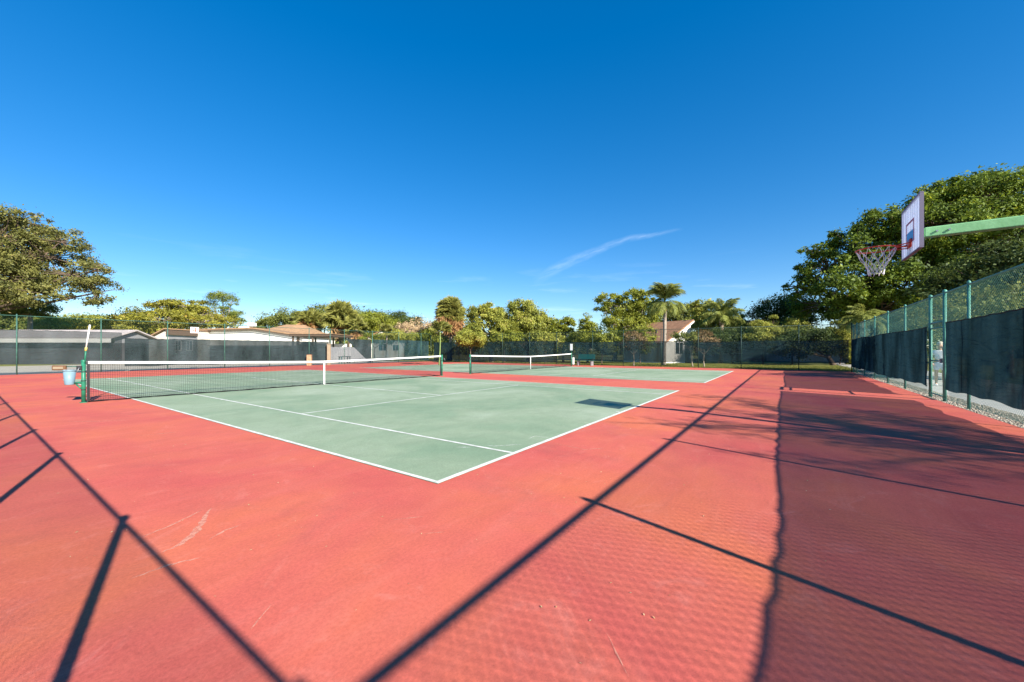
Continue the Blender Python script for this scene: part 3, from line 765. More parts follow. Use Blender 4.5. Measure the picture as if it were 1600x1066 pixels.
# white gabled clubhouse behind the first net
loc, rz = bframe(393, 50)
t = thing('clubhouse', 'white building with wide low gable and tan roof behind the near net', 'building', loc, rz)
prism('wall', [(-6.6, 0), (6.6, 0), (6.6, 3.15), (.5, 4.08), (-6.6, 3.92)], 0, 9, M['stucco'], t)
rf = slab('roof', (-6.9, -.5, 3.94), (.5, -.5, 4.12), (.5, 9.3, 4.12), (-6.9, 9.3, 3.94), .14, M['tanroof'], t)
slab('roof', (.5, -.5, 4.12), (6.95, -.5, 3.13), (6.95, 9.3, 3.13), (.5, 9.3, 4.12), .14, M['tanroof'], t)
prism('fascia', [(-6.9, 3.78), (.5, 3.96), (6.95, 2.97), (6.95, 3.11), (.5, 4.10), (-6.9, 3.92)], -.55, -.51, M['trim'], t)
hp = MB().add([(-2.2, 4.2, 4.0), (6.0, 4.2, 3.3), (6.0, 11, 3.3), (-2.2, 11, 4.0), (.2, 7.4, 5.15), (2.8, 7.4, 5.1)], [(0, 1, 5, 4), (1, 2, 5), (2, 3, 4, 5), (3, 0, 4)]).build('upper_roof', M['tanroof'], t)
for x in (-6.0, 6.0): MB().box((x-.15, -.12, 0), (x+.15, -.003, 3.2)).build('corner_board', M['trim'], t)
MB().box((-6.6, -.06, 1.85), (6.6, -.004, 2.0)).build('wall_band', M['greywall'], t)
MB().box((-6.6, -.05, 0), (6.6, -.0035, 1.84)).build('lower_wall', M['darkwall'], t)
v = MB().box((-4.5, 4, 4.1), (-3.2, 5.2, 4.65)); v.box((-3.4, 4.2, 4.66), (-2.6, 5, 5.2)); v.build('roof_vent', M['white'], t, bevel=.05)
# wing with a raking white end wall, left of it
loc, rz = bframe(268, 48)
t = thing('sloped_wing', 'pale wing with one raking white end wall left of the clubhouse', 'building', loc, rz)
prism('wall', [(-3.4, 0), (3.2, 0), (3.2, 3.7), (-.6, 3.9), (-3.4, 2.45)], 0, 6, M['cream'], t)
slab('roof', (-3.7, -.4, 2.35), (-.6, -.4, 3.96), (-.6, 6.3, 3.96), (-3.7, 6.3, 2.35), .12, M['tanroof'], t)
slab('roof', (-.6, -.4, 3.96), (3.3, -.4, 3.74), (3.3, 6.3, 3.74), (-.6, 6.3, 3.96), .12, M['tanroof'], t)
prism('soffit_band', [(-.4, 3.3), (3.25, 3.1), (3.25, 3.66), (-.4, 3.86)], -.35, -.003, M['trim'], t)
MB().box((-.3, -.05, 0), (3.2, -.004, 3.0)).build('shade_grey_wall', M['greywall'], t)  # flat grey panel, the shade under the soffit put into its colour
window(t, .6, 1.2, 1.4, 2.5, -.05); window(t, 2.0, 2.6, 1.4, 2.5, -.05)
# long low building at the left
loc, rz = bframe(60, 38)
t = thing('long_low_building', 'long low building with grey roof and white eave seen through the left windscreen', 'building', loc, rz)
MB().box((-14, 0, 0), (7.4, 3.6, 2.1)).build('wall', M['darkwall'], t)
slab('roof', (-14.4, -.7, 2.5), (7.8, -.7, 2.5), (7.8, 1.9, 3.36), (-14.4, 1.9, 3.36), .12, M['pinkroof'], t)
slab('roof', (-14.4, 4.4, 2.5), (7.8, 4.4, 2.5), (7.8, 1.9, 3.36), (-14.4, 1.9, 3.36), .12, M['pinkroof'], t)
MB().add([(7.4, 0, 2.103), (7.4, 3.6, 2.103), (7.4, 3.6, 2.7), (7.4, 1.9, 3.3), (7.4, 0, 2.7)], [(0, 1, 2, 3, 4)]).build('gable_end', M['greywall'], t)
MB().box((-14.4, -.76, 2.12), (7.8, -.705, 2.5)).build('fascia', M['stucco'], t)
loc, rz = bframe(102, 66)
t = thing('far_cottage', 'far small tan roof peeking above the left windscreen', 'building', loc, rz)
MB().box((-2, 0, 0), (2.2, 4, 3.3)).build('wall', M['stucco'], t)
slab('roof', (-2.3, -.4, 3.3), (2.5, -.4, 3.3), (2.0, 2, 4.25), (-1.6, 2, 4.25), .1, M['tanroof'], t)
# carport
loc, rz = bframe(500, 47)
t = thing('carport', 'open carport with thin flat brown roof right of the clubhouse', 'carport', loc, rz)
MB().box((-2.6, -2, 3.0), (2.3, 4, 3.25)).build('roof', M['trim'], t)
MB().box((-2.7, -2.08, 3.255), (2.4, 4.1, 3.32)).build('roof_edge', M['tanroof'], t)
for x in (-2.3, 0, 2.0):
    for y in (-1.7, 3.5): MB().box((x-.08, y-.08, 0), (x+.08, y+.08, 2.997)).build('post', M['trim'], t)
b = MB().box((-2.4, 3.8, 0), (2.2, 3.95, 2.2)).build('back_wall', M['stucco'], t)
# beige pier beside the gap in the left fence
p = at(514, V0, 35.5); t = thing('beige_pier', 'beige square pillar in the gap of the left windscreens', 'pillar', (p.x, p.y, -.045), YAW-math.pi/2)
MB().box((-.13, -.13, 0), (.13, .13, 1.9)).build('shaft', M['beige'], t, bevel=.02); MB().box((-.16, -.16, 1.903), (.16, .16, 1.96)).build('cap', M['beige'], t, bevel=.02)
# grey timber screen beyond the fence gap
p = at(550, V0, 44); t = thing('grey_fence', 'grey board fence beyond the loose windscreen', 'fence', (p.x, p.y, -.06), YAW-math.pi/2)
for k in range(24): MB().box((-2.6+k*.2, 0, 0), (-2.6+k*.2+.18, .03, 1.75+.03*math.sin(k*2.3))).build('board', M['greywall'], t)
for z in (.4, 1.4): MB().box((-2.6, .034, z), (2.2, .09, z+.09)).build('rail', M['greywall'], t)
# distant white gabled house in the middle left
loc, rz = bframe(603, 70, R(18))
t = thing('white_cottage', 'distant white gabled cottage left of the skirted palm', 'house', loc, rz)
prism('wall', [(-3, 0), (3.2, 0), (3.2, 2.9), (-.6, 4.8), (-3, 3.6)], 0, 7, M['cream'], t)
slab('roof', (-3.3, -.4, 3.5), (-.6, -.4, 4.9), (-.6, 7.3, 4.9), (-3.3, 7.3, 3.5), .12, M['brownroof'], t)
slab('roof', (-.6, -.4, 4.9), (3.6, -.4, 2.75), (3.6, 7.3, 2.75), (-.6, 7.3, 4.9), .12, M['brownroof'], t)
window(t, -1.2, .2, 1.3, 2.5, 0); window(t, 1.2, 2.2, 1.3, 2.3, 0)
# house with steep single-slope roof behind the queen palm
loc, rz = bframe(1079, 43, R(27))
t = thing('slope_roof_house', 'house with steep brown single slope roof and cream gable behind the tall palm', 'house', loc, rz)
prism('wall', [(-3.9, 0), (0, 0), (0, 4.5), (-3.9, 2.25)], 0, 6.2, M['stucco'], t)
slab('roof', (-4.4, -.35, 2.02), (.12, -.35, 4.64), (.12, 6.5, 4.64), (-4.4, 6.5, 2.02), .13, M['brownroof'], t)
prism('barge_board', [(-4.4, 1.84), (.12, 4.46), (.12, 4.63), (-4.4, 2.01)], -.4, -.352, M['stucco'], t)
window(t, -2.4, -1.3, 1.0, 2.2, 0)
MB().box((-.9, -.05, 0), (-.1, -.003, 2.1)).build('door', M['trim'], t)
MB().tube([(-2.4, 2.6, 3.1), (-2.4, 2.6, 3.7)], .1, 10).build('vent_pipe', M['rubber'], t)
loc, rz = bframe(1166, 52)
t = thing('dark_roof_house', 'house with dark brown hipped roof behind the right hand shrubs', 'house', loc, rz)
MB().box((-3.5, 0, 0), (8, 6, 3.0)).build('wall', M['greywall'], t)
MB().add([(-4.2, -.6, 2.95), (8.6, -.6, 2.95), (8.6, 6.6, 2.95), (-4.2, 6.6, 2.95), (.2, 3, 5.6), (5, 3, 5.6)], [(0, 1, 5, 4), (1, 2, 5), (2, 3, 4, 5), (3, 0, 4), (3, 2, 1, 0)]).build('roof', M['darkroof'], t)
window(t, -2, -.6, 1, 2.2, 0)
loc, rz = bframe(1292, 47)
t = thing('beige_house', 'beige house wall glimpsed behind the leaning trunk at right', 'house', loc, rz)
MB().box((-4, 0, 0), (4, 5, 2.7)).build('wall', M['stucco'], t)
slab('roof', (-4.4, -.6, 2.7), (4.4, -.6, 2.7), (4.4, 2.5, 4.0), (-4.4, 2.5, 4.0), .12, M['darkroof'], t)
window(t, .8, 1.8, .9, 2.0, 0)
MB().box((1.9, -.05, 0), (2.8, -.003, 2.1)).build('door', M['trim'], t)
# blue umbrella in the gap at the far right corner
p = at(1337, V0, 38); t = thing('blue_umbrella', 'blue umbrella canopy glimpsed in the gap at the far right fence corner', 'umbrella', (p.x, p.y, -.06))
cv = MB()
n = 8; cv.lathe([(.02, 1.34), (.35, 1.27), (.85, 1.02)], n=8); cv.build('canopy', M['blue'], t)
MB().lathe([(.85, 1.02), (.86, .93)], n=8).build('valance', M['white'], t)
MB().tube([(0,0,0), (0,0,1.38)], .02, 8).build('pole', M['white'], t)
MB().lathe([(.005, .08), (.2, .07), (.22, 0)], n=16).build('base', M['concrete'], t)

# ------------------------------------------------------------------ trees
def leaves(centers, sizes, rng, aspect=.5, up=.5, outw=None):
    n = len(centers)
    nr = rng.normal(0, .75, (n, 3)); nr[:, 2] = nr[:, 2]+up*.7
    if outw is not None: nr += outw*.85
    nr /= np.linalg.norm(nr, axis=1)[:, None]
    rv = rng.normal(0, 1, (n, 3)); t = np.cross(nr, rv); t /= np.linalg.norm(t, axis=1)[:, None]+1e-9
    b = np.cross(nr, t); s = sizes[:, None]
    V = np.stack([centers-t*s*.5, centers+b*s*aspect*.5, centers+t*s*.5-nr*s*.12, centers-b*s*aspect*.5], 1).reshape(-1, 3)
    return V, np.arange(4*n).reshape(-1, 4)
def tree(name, label, u, d, lobes, n, leaf, m, bark='bark', tr=.16, seed=0, cl=34, spread=.2, fork=None, cat='tree', base=None, lean=0, up=.5, shell=.55, twigs=True, aspect=.5, flat=1.0):
    """lobes: (u, v, ru, rv, dd) as seen from the photographer's spot, dd metres nearer/farther"""
    rng = np.random.default_rng(seed); rnd = random.Random(seed)
    p = at(base if base is not None else u, V0, d); org = Vector((p.x, p.y, -.06))
    t = thing(name, label, cat, org)
    k = d/FPX
    LB = []
    for lb in lobes:
        lu, lv, ru, rv = lb[:4]; dd = lb[4] if len(lb) > 4 else 0
        c = at(lu, lv, d)-org+FW*dd; LB.append((c, ru*k, rv*k))
    vol = np.array([a*a*b for _, a, b in LB]); vol /= vol.sum()
    zlow = min(c.z-b for c, a, b in LB)
    cz = sum(c.z for c, a, b in LB)/len(LB)
    fk = fork if fork is not None else max(.6, zlow*.75)
    top = Vector((sum(c.x*w for (c, a, b), w in zip(LB, vol)), sum(c.y*w for (c, a, b), w in zip(LB, vol)), 0))
    fkp = Vector((top.x*.15+rnd.uniform(-.15, .15)*fk*.3, top.y*.15, fk))
    wood = MB()
    wood.tube([(0,0,0), fkp*.12+Vector((.02, 0, fk*.02)), fkp*.55+Vector((rnd.uniform(-.08, .08)*fk*.4, rnd.uniform(-.05, .05), 0)), fkp], [tr*1.5, tr*1.12, tr*.95, tr*.85], 9)
    C = []; S = []; O = []
    for (c, a, b), w in zip(LB, vol):
        mid = fkp.lerp(c, .5)+Vector((rnd.uniform(-.12, .12)*a, rnd.uniform(-.12, .12)*a, -.1*b))
        lr = tr*(.35+.5*math.sqrt(w))
        wood.tube([fkp, fkp.lerp(mid, .5)+Vector((0,0,.04*b)), mid, c], [lr*1.1, lr*.9, lr*.7, lr*.42], 7)
        nc = max(4, int(cl*(.4+w*len(LB)*.6)))
        dirs = rng.normal(0, 1, (nc, 3)); dirs /= np.linalg.norm(dirs, axis=1)[:, None]
        rad = shell+(1-shell)*rng.random(nc)**.6
        for q in range(nc):
            e = Vector((dirs[q, 0]*a*rad[q], dirs[q, 1]*a*rad[q], dirs[q, 2]*b*rad[q]))
            tip = c+e
            if twigs: 
                mm = c+e*.5+Vector((rnd.uniform(-.1, .1)*a, rnd.uniform(-.1, .1)*a, rnd.uniform(-.08, .05)*b))
                wood.tube([c+e*.05, mm, tip], [lr*.32, lr*.2, lr*.08], 4, cap=False)
            m_ = max(3, int(1.35*n*w/nc*rng.uniform(.3, 1.7)))
            sp = spread*(a+b)*.5*rng.uniform(.7, 1.35)
            g = rng.normal(0, 1, (m_, 3))*np.array([sp, sp, sp*.62*flat])
            C.append(np.array(tip)[None]+g)
            ow = C[-1]-np.array(c)[None]; O.append(ow/(np.linalg.norm(ow, axis=1)[:, None]+1e-6))
    C = np.vstack(C); S = leaf*.8*np.clip(rng.lognormal(0, .38, len(C)), .4, 2.2)
    far = rng.random(len(C)) < .1; C[far] += rng.normal(0, .045*LB[0][1], (far.sum(), 3))
    C[:, 2] = np.maximum(C[:, 2], .05)
    wood.build('trunk', M[bark], t, True)
    V, Fq = leaves(C, S, rng, aspect, up, np.vstack(O))
    link('crown', np_mesh('crown', V, Fq, m), t)
    return t
LM = {
 'oak': leaf_mat('olive_oak_leaf', (.034, .046, .010), (.235, .225, .055), .25, (.30, .22, .09)),
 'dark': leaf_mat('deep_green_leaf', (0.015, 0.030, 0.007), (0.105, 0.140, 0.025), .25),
 'rich': leaf_mat('glossy_green_leaf', (.018, .042, .006), (.20, .27, .025), .32, (.40, .42, .04)),
 'gold': leaf_mat('golden_green_leaf', (.065, .075, .010), (.34, .32, .040), .3, (.44, .28, .06)),
 'yg': leaf_mat('yellow_green_leaf', (.085, .115, .016), (.42, .42, .07), .35, (.56, .44, .20)),
 'bright': leaf_mat('bright_green_leaf', (0.061, 0.095, 0.011), (0.378, 0.392, 0.042), .4),
 'mid': leaf_mat('mid_green_leaf', (0.043, 0.065, 0.013), (0.238, 0.252, 0.042), .3),
 'dry': leaf_mat('dry_tan_twig', (0.226, 0.156, 0.087), (0.700, 0.504, 0.280), .2),
 'pink': leaf_mat('russet_leaf', (.11, .07, .03), (.30, .20, .085), .3),
 'pine': leaf_mat('pine_needle', (0.043, 0.069, 0.013), (0.238, 0.280, 0.042), .2),
 'palm': leaf_mat('palm_leaf', (.08, .12, .02), (.40, .42, .10), .3),
 'sabal': leaf_mat('sabal_leaf', (0.087, 0.104, 0.022), (0.420, 0.406, 0.098), .3),
 'dead': leaf_mat('dead_frond', (0.208, 0.113, 0.043), (0.672, 0.420, 0.196), .25),
}
tree('oak_tree', 'large rounded olive green oak overhanging the left edge', 20, 46,
     [(-60, 415, 95, 70), (20, 372, 62, 46, -1), (62, 400, 58, 46, 1), (20, 440, 85, 38, -2), (110, 430, 48, 34), (140, 455, 30, 22, 1), (90, 462, 46, 18, -1), (95, 378, 32, 24), (30, 345, 34, 20), (-30, 360, 60, 36, 3), (-120, 440, 80, 50), (155, 420, 16, 14)],
     110000, .25, LM['oak'], tr=.5, seed=1, cl=36, spread=.115, base=-45, fork=5.5)
tree('golden_tree', 'broad golden green tree behind the left clubhouse', 270, 58,
     [(262, 482, 26, 13), (290, 480, 28, 14), (325, 492, 34, 14), (235, 497, 26, 10), (205, 500, 22, 9), (275, 502, 50, 16, -2), (340, 503, 34, 10, -2), (180, 505, 16, 8), (240, 515, 46, 12, -4), (365, 505, 14, 8)],
     42000, .27, LM['gold'], tr=.3, seed=2, cl=22, spread=.19, bark='palebark', flat=.8)
tree('pine_tree', 'flat topped pine rising above the golden tree', 350, 60,
     [(348, 464, 17, 7), (333, 474, 9, 5), (362, 472, 10, 5), (368, 490, 12, 5), (345, 482, 12, 4), (372, 500, 12, 5)],
     7000, .24, LM['pine'], tr=.2, seed=3, cl=12, spread=.3, bark='palebark', aspect=.22)
tree('bare_trunk_tree', 'tree with pale straight trunk under the oak limbs', 50, 56, [(40, 478, 30, 12), (70, 486, 22, 8), (20, 488, 22, 10)], 7000, .24, LM['mid'], tr=.3, seed=4, bark='palebark', fork=6.5, base=52)
for i, (u, d, lob, mm, lab) in enumerate([
    (-10, 66, [(-15, 505, 34, 20), (15, 508, 30, 16)], 'mid', 'rounded green tree at the far left above the windscreen'),
    (50, 72, [(45, 502, 30, 16), (70, 508, 26, 12)], 'mid', 'bushy green tree behind the pale straight trunk'),
    (95, 63, [(88, 510, 26, 13), (108, 512, 20, 10)], 'bright', 'bright green bush above the left windscreen'),
    (140, 70, [(130, 508, 28, 13), (160, 510, 28, 12)], 'yg', 'yellow green scrub tree beside the white score stick'),
    (185, 76, [(180, 506, 26, 12), (150, 504, 24, 9)], 'mid', 'dull green trees between score stick and golden tree'),
    (430, 72, [(430, 505, 22, 15), (412, 512, 16, 10), (455, 500, 22, 16)], 'mid', 'green tree rising right behind the clubhouse roof'),
    (505, 78, [(500, 492, 22, 16), (488, 482, 8, 6), (545, 505, 30, 22)], 'mid', 'dark leafy tree between the two shaggy palms'),
    (575, 74, [(565, 505, 28, 22), (590, 508, 26, 18), (545, 510, 22, 20)], 'bright', 'bright green tree right of the shaggy palms'),
    (615, 80, [(605, 505, 30, 18), (632, 503, 24, 14), (580, 498, 20, 10)], 'dark', 'dark green tree line behind the distant cottage'),
    ]):
    tree('leafy_tree', lab, u, d, lob, 14000, .3, LM[mm], tr=.22, seed=20+i, cl=26, spread=.22)
for i, (u, d, lob, mm, lab) in enumerate([
    (585, 56, [(575, 530, 16, 7), (600, 530, 18, 8)], 'bright', 'low green bush before the distant cottage'),
    (632, 52, [(620, 526, 18, 9), (642, 528, 18, 9)], 'yg', 'low yellow green bush right of the distant cottage'),
    (735, 41, [(728, 528, 20, 10), (745, 530, 18, 10)], 'yg', 'low bush between the skirted palm and the spreading trees'),
    (788, 42, [(780, 532, 20, 9), (802, 528, 18, 10)], 'bright', 'low bush between the two spreading trees'),
    (852, 41, [(845, 528, 18, 11), (864, 532, 16, 10)], 'yg', 'low bush right of the spreading trees'),
    (940, 39, [(935, 528, 16, 10), (955, 526, 16, 12), (948, 540, 22, 8)], 'bright', 'leafy bush right of the narrow upright tree'),
    (1000, 40, [(985, 528, 18, 12), (1008, 524, 16, 14), (1000, 540, 22, 10)], 'bright', 'leafy bush against the left side of the single slope house'),
    ]):
    tree('bush', lab, u, d, lob, 7000, .19, LM[mm], tr=.05, seed=120+i, cl=22, spread=.2, cat='bush')
tree('dry_tree', 'tan half bare tree left of the skirted palm', 655, 57, [(650, 515, 26, 18), (668, 520, 20, 16), (635, 520, 18, 14)], 9000, .2, LM['dry'], tr=.16, seed=40, bark='palebark', cl=30, spread=.22)
tree('leafy_tree', 'green thicket at the foot of the skirted palm', 700, 52, [(690, 525, 30, 14), (722, 518, 24, 20), (738, 512, 14, 14), (675, 520, 14, 16)], 10000, .22, LM['bright'], seed=41, tr=.15)
tree('spreading_tree', 'yellow green spreading tree with forked trunk behind the far net, left of two', 768, 44,
     [(752, 492, 22, 12), (775, 500, 18, 18), (765, 482, 18, 8), (745, 510, 16, 16), (782, 520, 18, 12), (760, 522, 22, 10)], 24000, .2, LM['yg'], seed=42, tr=.22, fork=.9, cl=20, spread=.19)
tree('spreading_tree', 'taller yellow green spreading tree behind the far net, right of two', 825, 46,
     [(812, 482, 24, 12), (836, 492, 22, 14), (800, 500, 18, 20), (822, 508, 34, 18), (848, 512, 18, 18), (795, 522, 22, 10), (810, 474, 14, 6)], 34000, .2, LM['yg'], seed=43, tr=.2, fork=1.2, cl=20, spread=.19)
tree('small_tree', 'small green bushy tree left of the far net post', 880, 43, [(872, 512, 12, 12), (886, 508, 14, 12), (880, 524, 22, 12)], 7000, .2, LM['bright'], seed=44, tr=.12, up=.1)
tree('conical_tree', 'narrow upright green tree above the teal bench', 918, 41, [(916, 497, 8, 9), (918, 510, 13, 12), (922, 526, 22, 14), (906, 526, 14, 12)], 8000, .18, LM['bright'], seed=45, tr=.12)
tree('tall_tree', 'tall bright green tree with open crown left of the tall palm', 978, 50,
     [(950, 468, 20, 12), (990, 462, 24, 11), (972, 480, 30, 14), (1000, 492, 28, 26), (945, 484, 16, 9), (985, 512, 38, 22), (1012, 475, 16, 10), (960, 505, 22, 14)], 36000, .23, LM['bright'], seed=46, tr=.26, cl=20, spread=.17, bark='palebark', base=960)
tree('leafy_tree', 'mixed green tree behind the single slope house', 1060, 60, [(1045, 492, 24, 12), (1075, 490, 26, 16), (1025, 500, 20, 14)], 9000, .26, LM['mid'], seed=47)
tree('leafy_tree', 'loose yellow green tree right of the single slope house', 1100, 46, [(1090, 480, 16, 10), (1106, 490, 20, 18), (1095, 510, 26, 18), (1140, 495, 18, 14), (1150, 508, 16, 10)], 14000, .24, LM['yg'], seed=48, cl=26)
tree('shrub', 'dark green hedge shrub in front of the dark roofed house', 1145, 40, [(1135, 528, 30, 14), (1165, 532, 24, 14), (1120, 540, 20, 12)], 11000, .16, LM['dark'], seed=49, cat='shrub', tr=.08)
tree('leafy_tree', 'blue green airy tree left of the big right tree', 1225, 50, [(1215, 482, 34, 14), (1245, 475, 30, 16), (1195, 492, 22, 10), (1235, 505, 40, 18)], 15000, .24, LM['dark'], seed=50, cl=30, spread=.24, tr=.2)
tree('feathery_shrub', 'tall yellow flowering shrub behind the far fence, left of three', 1192, 38, [(1188, 508, 14, 9), (1208, 504, 8, 11), (1180, 522, 20, 10), (1205, 522, 18, 10)], 16000, .14, LM['yg'], seed=51, cat='shrub', tr=.06, cl=30)
tree('feathery_shrub', 'tall yellow flowering shrub behind the far fence, middle of three', 1238, 38, [(1235, 506, 10, 10), (1255, 506, 10, 10), (1240, 524, 24, 12), (1225, 520, 14, 12)], 16000, .14, LM['yg'], seed=52, cat='shrub', tr=.06, cl=30)
tree('feathery_shrub', 'tall yellow green shrub behind the far fence, right of three', 1312, 37, [(1305, 510, 12, 10), (1325, 512, 12, 12), (1318, 530, 18, 14), (1332, 552, 14, 16), (1340, 566, 10, 8)], 16000, .14, LM['yg'], seed=53, cat='shrub', tr=.06, cl=30)
tree('leaning_tree', 'dark tree with leaning trunk seen through the far right windscreen', 1285, 36, [(1262, 530, 34, 16), (1240, 545, 26, 14), (1300, 540, 18, 16), (1225, 540, 22, 14)], 15000, .17, LM['dark'], seed=54, base=1302, tr=.2, fork=.7)
for i, (u, d, lab, mm) in enumerate([(990, 33.6, 'young slender tree left of the tall palm inside the lawn strip', 'pink'), (1076, 32.4, 'young tree with bent pale trunk right of the tall palm', 'mid'), (1100, 32.2, 'young russet leaved tree beside the dark windscreen', 'pink')]):
    tree('young_tree', lab, u, d, [(u, 530, 18, 12), (u-12, 540, 12, 9), (u+12, 538, 12, 9)] if i != 1 else [(u-6, 528, 20, 10), (u+8, 534, 12, 8)], 2600, .13, LM[mm], tr=.05, seed=60+i, bark='palebark', cl=16, fork=1.0, base=u+(6 if i == 1 else 0))
tree('shade_tree', 'huge dark green spreading tree behind the basketball hoop', 1490, 36,
     [(1318, 415, 44, 34, 2), (1355, 378, 46, 34, 1), (1390, 350, 50, 26), (1440, 360, 66, 50, -1), (1500, 325, 70, 42, -1), (1570, 320, 80, 42), (1640, 350, 90, 60), (1340, 440, 66, 36, 1), (1420, 430, 70, 48), (1510, 400, 80, 60, -2), (1600, 420, 90, 60), (1470, 300, 36, 16), (1540, 290, 50, 16), (1330, 470, 60, 24, 3), (1410, 480, 60, 30, 2), (1300, 385, 22, 12, 2), (1282, 440, 20, 18, 3), (1700, 400, 90, 80)],
     230000, .27, LM['rich'], tr=.5, seed=70, cl=44, spread=.13, fork=4.0, base=1545)
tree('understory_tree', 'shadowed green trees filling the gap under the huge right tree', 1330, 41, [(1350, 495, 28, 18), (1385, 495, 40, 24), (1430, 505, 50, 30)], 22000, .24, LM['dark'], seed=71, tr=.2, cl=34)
tree('side_shrub', 'green shrubs behind the chain link at the right edge', 1560, 17, [(1480, 500, 50, 34), (1560, 500, 60, 50), (1640, 490, 60, 50)], 13000, .15, LM['mid'], seed=72, cat='shrub', tr=.1, cl=34)
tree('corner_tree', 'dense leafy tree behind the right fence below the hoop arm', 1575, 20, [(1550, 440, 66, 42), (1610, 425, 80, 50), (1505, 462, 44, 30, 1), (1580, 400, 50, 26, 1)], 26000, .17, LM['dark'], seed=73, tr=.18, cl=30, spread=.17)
# tree outside the frame on the sunny side, its branches shade the court
def shade_caster():
    rng = np.random.default_rng(9); rnd = random.Random(9)
    org = Vector((1.6, -18.6, -.06)); t = thing('thin_tree', 'thin open tree beyond the path whose branch shadows cross the red court', 'tree', org)
    w = MB(); w.tube([(0,0,0), (.1,0,2.5), (.05,.1,5), (.3,.0,8.8)], [.17,.13,.1,.03], 8)
    C = []
    for k in range(34):
        z = rnd.uniform(5.0, 9.2); a = rnd.uniform(0, 6.28); l = rnd.uniform(1.2, 4.2)*(1-.05*abs(z-7))
        p0 = Vector((.1, .05, z-.5)); p1 = p0+Vector((math.cos(a)*l, math.sin(a)*l*.8, .5+l*.25)); mid = p0.lerp(p1, .5)+Vector((0, 0, .12))
        w.tube([p0, mid, p1], [.045, .03, .012], 5)
        for q in range(3):
            s = p0.lerp(p1, rnd.uniform(.4, 1)); e = s+Vector((rnd.uniform(-.7, .7), rnd.uniform(-.7, .7), rnd.uniform(-.1, .5)))
            w.tube([s, e], [.014, .006], 4); C.append(np.array(e)[None]+rng.normal(0, .2, (40, 3))); C.append(np.array(s.lerp(e, .5))[None]+rng.normal(0, .15, (22, 3)))
    w.build('trunk', M['bark'], t, True)
    C = np.vstack(C); V, F_ = leaves(C, .13*rng.uniform(.6, 1.4, len(C)), rng, .4)
    link('crown', np_mesh('crown', V, F_, LM['mid']), t)
shade_caster()

# ---- palms
def fan_mesh(name, m, L=1.0, R_=1.0, seed=0, droop=.4, nseg=18, wd=.05):
    rnd = random.Random(seed); b = MB()
    b.tube([(0,0,0), (L*.5, 0, .06*L), (L, 0, 0)], [.03, .025, .02], 5, cap=False)
    for k in range(nseg):
        a = R(-125+250*k/(nseg-1)); r = R_*(.72+.28*math.cos(a*.6))*rnd.uniform(.9, 1.08)
        d = Vector((math.cos(a), math.sin(a), 0)); s = Vector((-d.y, d.x, 0))*wd*R_
        p = Vector((L, 0, 0)); m1 = p+d*r*.55+Vector((0, 0, -.06*droop)); e = p+d*r+Vector((0, 0, -droop*r*rnd.uniform(.4, 1)))
        b.add([p, m1+s, e, m1-s], [(0, 1, 2), (0, 2, 3)])
    me = b.mesh(name); me.materials.append(m); return me
def pinnate_mesh(name, m, L=3.0, seed=0, arch=1.0, n=34, wid=.05, ll=.62):
    rnd = random.Random(seed); b = MB(); P = []
    for i in range(9):
        s = i/8; P.append(Vector((L*(s-.20*arch*s**3), 0, L*(.22*arch*s-.55*arch*s**2.2))))
    b.tube(P, [.035*(1-.85*i/8) for i in range(9)], 5, cap=False)
    for k in range(n):
        s = .1+.9*k/(n-1); i = min(7, int(s*8)); q = s*8-i; p = P[i].lerp(P[i+1], q); tg = (P[i+1]-P[i]).normalized()
        l = ll*math.sin(math.pi*(.12+.84*s))**.6*(1 if s < .9 else .7)
        for sd in (-1, 1):
            d = (tg*.55+Vector((0, sd, 0))*rnd.uniform(.7, 1)+Vector((0, 0, rnd.uniform(-.6, .05)))).normalized()
            m1 = p+d*l*.5; e = p+d*l*.92+Vector((0, 0, -l*rnd.uniform(.35, .8))); w = tg*wid
            b.add([p-w*.4, p+w*.4, m1+w, e, m1-w], [(0, 1, 2, 3, 4)])
    me = b.mesh(name); me.materials.append(m); return me
def palm(name, label, u, d, ztop, trunk_r, fronds, seed, bark='palmbark', shaft=None, bend=.1, base=None, roll=.5):
    """fronds: list of (mesh list, count, elevation range in degrees, z offset, scale range)"""
    rnd = random.Random(seed); p = at(base or u, V0, d); org = Vector((p.x, p.y, -.06))
    t = thing(name, label, 'palm tree', org)
    tp = RT*bend+UP*ztop
    w = MB(); n = 14; pts = [Vector((0,0,0)).lerp(tp, i/(n-1))+RT*bend*.4*math.sin(math.pi*i/(n-1)) for i in range(n)]
    w.tube(pts, [trunk_r*(1.35-.4*min(1, i/3)+(.05 if i % 2 else 0)) for i in range(n)], 10); w.build('trunk', M[bark], t, True)
    if shaft: MB().tube([tp-UP*shaft[0], tp-UP*shaft[0]*.5, tp+UP*.1], [trunk_r*1.15, trunk_r*1.25, trunk_r*.5], 10).build('crownshaft', M[shaft[1]], t, True)
    for meshes, cnt, (e0, e1), zo, (s0, s1) in fronds:
        for k in range(cnt):
            me = meshes[k % len(meshes)]; o = link('frond', me, t)
            o.location = tp+UP*(zo*rnd.uniform(.3, 1)); s = rnd.uniform(s0, s1); o.scale = (s, s, s)
            el = R(rnd.uniform(e0, e1)); az = 2*math.pi*(k*.381966+rnd.uniform(-.04, .04))
            o.rotation_euler = (rnd.uniform(-roll, roll), -el, az)
    return t
SF = [fan_mesh('frond', LM['sabal'], .95, 1.0, s, .45, 24, .07) for s in (1, 2)]
DF = [fan_mesh('frond', LM['dead'], .7, 1.0, s, .9, 18, .08) for s in (3, 4)]
QF = [pinnate_mesh('frond', LM['palm'], 2.7, s, 1.15, 60, .02, .72) for s in (1, 2)]
QF2 = [pinnate_mesh('frond', LM['palm'], 2.4, s, .85, 54, .022, .66) for s in (3,)]
